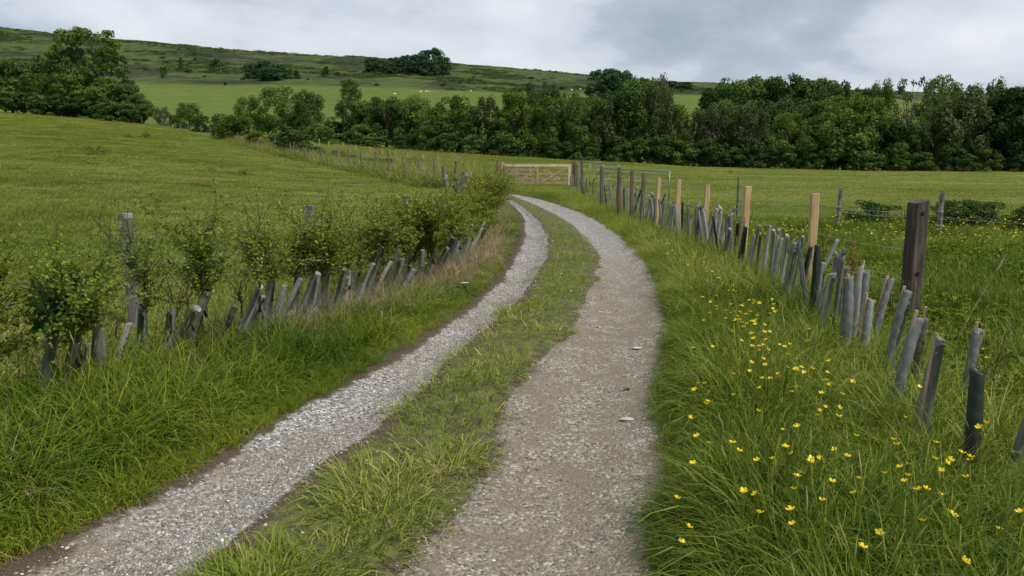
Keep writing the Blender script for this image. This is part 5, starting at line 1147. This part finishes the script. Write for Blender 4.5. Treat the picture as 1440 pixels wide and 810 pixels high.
for px_, d_, tp, wpx, key, lb in L_: tree(px_, d_, tp, wpx, key, lb, 'trees of the left copse')
for i, (px_, tp, wpx) in enumerate([(-20, 128, 50), (8, 124, 44), (34, 128, 40), (58, 130, 42), (84, 132, 40), (108, 134, 42), (132, 136, 42), (156, 138, 42), (178, 142, 36), (198, 146, 30)]):
    tree(px_, 148 if px_ < 150 else 138, tp, wpx, 'shrub', f'dark bush at the foot of the left copse, {ordinal(i + 1)} from the left', 'bushes at the foot of the left copse', 'shrub', 'bush')
for px_, d_, tp, wpx, key, lb in [(229, 135, 150, 24, 'olive', 'brownish bush right of the left copse'), (246, 125, 160, 20, 'shrub_pale', 'small pale bush on the far hedge line'), (267, 128, 144, 36, 'bulk_mid', 'round dark bush on the far hedge line'), (283, 112, 162, 28, 'shrub_mid', 'green bush just right of the round dark one'), (309, 130, 158, 30, 'shrub', 'low dark bush between hedge trees'), (327, 92, 160, 56, 'shrub_pale', 'yellow-green bush on the far hedge line'), (312, 98, 174, 34, 'shrub_mid', 'green bush left under the yellow-green one'), (350, 150, 134, 40, 'bulk_mid', 'smaller round tree left of the big paired trees'), (397, 150, 120, 58, 'bulk_mid', 'left one of the big paired trees in the middle left'), (433, 148, 127, 48, 'bulk_mid', 'right one of the big paired trees in the middle left'), (363, 80, 182, 30, 'shrub_pale', 'pale bush left of the dark fence-side bush'), (388, 78, 188, 28, 'shrub_mid', 'small green bush along the boundary fence'), (414, 71, 177, 56, 'shrub', 'dark bush by the boundary fence below the paired trees'), (457, 118, 176, 30, 'shrub_mid', 'bush with whitish blossom left of the wood')]:
    sh = key.startswith('shrub'); tree(px_, d_, tp, wpx, key, lb, 'bushes and trees along the far hedge line', 'shrub' if sh else 'broadleaf_tree', 'bush' if sh else 'tree')
for px_, d_, tp, wpx, lb in [(1232, 17.5, 281, 70, 'dark bramble patch left of the dark square post'), (1345, 17.0, 279, 80, 'dark bramble patch around a grey post, right'), (1385, 17.0, 281, 80, 'dark bramble patch near the right edge'), (1440, 16.0, 288, 60, 'bramble patch cut by the right edge of the photo')]:
    tree(px_, d_, tp, wpx, 'bramble', lb, 'bramble patches along the grey-post fence', 'bramble', 'bramble')
for px_, d_, tp, wpx, lb in [(475, 66, 211, 26, 'low green bush in the rank strip, left'), (505, 60, 222, 30, 'low bush in the rank strip below the pale posts'), (543, 50, 222, 32, 'dark bush beside a far fence post'), (600, 44, 236, 30, 'small bush in the strip near the old gateposts'), (445, 70, 205, 34, 'bush right of the dark one by the boundary fence'), (490, 64, 216, 34, 'second low bush in the rank strip, behind the fence'), (525, 56, 220, 36, 'wide low bush in the middle of the rank strip'), (565, 50, 228, 34, 'low bush in the rank strip left of the pale post'), (585, 60, 222, 30, 'bush beyond the strip under a pale post'), (625, 50, 232, 30, 'bush just left of the old gateposts, beyond')]:
    tree(px_, d_, tp, wpx, 'shrub_mid', lb, 'bushes in the rank strip', 'shrub', 'bush')
# mast on the skyline
p = atd(1395, 950); mh = top_height(p, 111); o = thing('radio_mast', 'thin radio mast on the right skyline behind the trees', 'mast', p)
mb = MB(); mb.tube([(0, 0, -1), (0, 0, mh)], [.9, .5], 6); link('pole', mb.mesh('pole', M['mast']), o); mb = MB(); mb.tube([(0, 0, mh * .86), (0, 0, mh * .97)], 1.1, 6); link('antenna', mb.mesh('antenna', M['mast']), o)
# sheep grazing in the far green field
def sheep_meshes():
    b = MB(); P = [(-.50, 0, .60), (-.42, 0, .62), (-.2, 0, .62), (.15, 0, .63), (.38, 0, .64), (.52, 0, .68), (.60, 0, .70)]; b.tube(P, [.10, .24, .29, .29, .25, .15, .08], 10)
    h = MB(); h.tube([(.55, 0, .72), (.66, 0, .70), (.80, 0, .55), (.84, 0, .50)], [.07, .09, .065, .04], 8)
    for s in (-1, 1): h.tube([(.66, s * .08, .74), (.64, s * .16, .72)], [.03, .015], 5)
    l = MB(); l.tube([(0, 0, .0), (.01, 0, .25), (0, 0, .48)], [.025, .03, .06], 6); return b.mesh('body', M['wool'], True), h.mesh('head', M['wool'], True), l.mesh('leg', M['wool'], True)
SB = sheep_meshes()
for i, (px_, py_, lb) in enumerate([(555, 134, 'leftmost white sheep in the far green field'), (592, 131, 'white sheep left of a close pair in the far field'), (600, 130.5, 'left sheep of a close pair'), (604, 131, 'right sheep of a close pair in the far field'), (662, 130, 'white sheep alone right of the pair'), (804, 128, 'white sheep in the far field above the wood'), (816, 127, 'white sheep nearest the hill clump'), (830, 129, 'rightmost white sheep in the far field')]):
    p = at(px_, py_); o = thing('sheep', lb, 'sheep', p, 'sheep grazing in the far field', random.uniform(0, 6)); o.scale = (1.3, 1.3, 1.3)
    link('body', SB[0], o); link('head', SB[1], o)
    for a_, b_ in ((-.3, .12), (-.3, -.12), (.3, .12), (.3, -.12)): link('leg', SB[2], o, (a_, b_, 0))
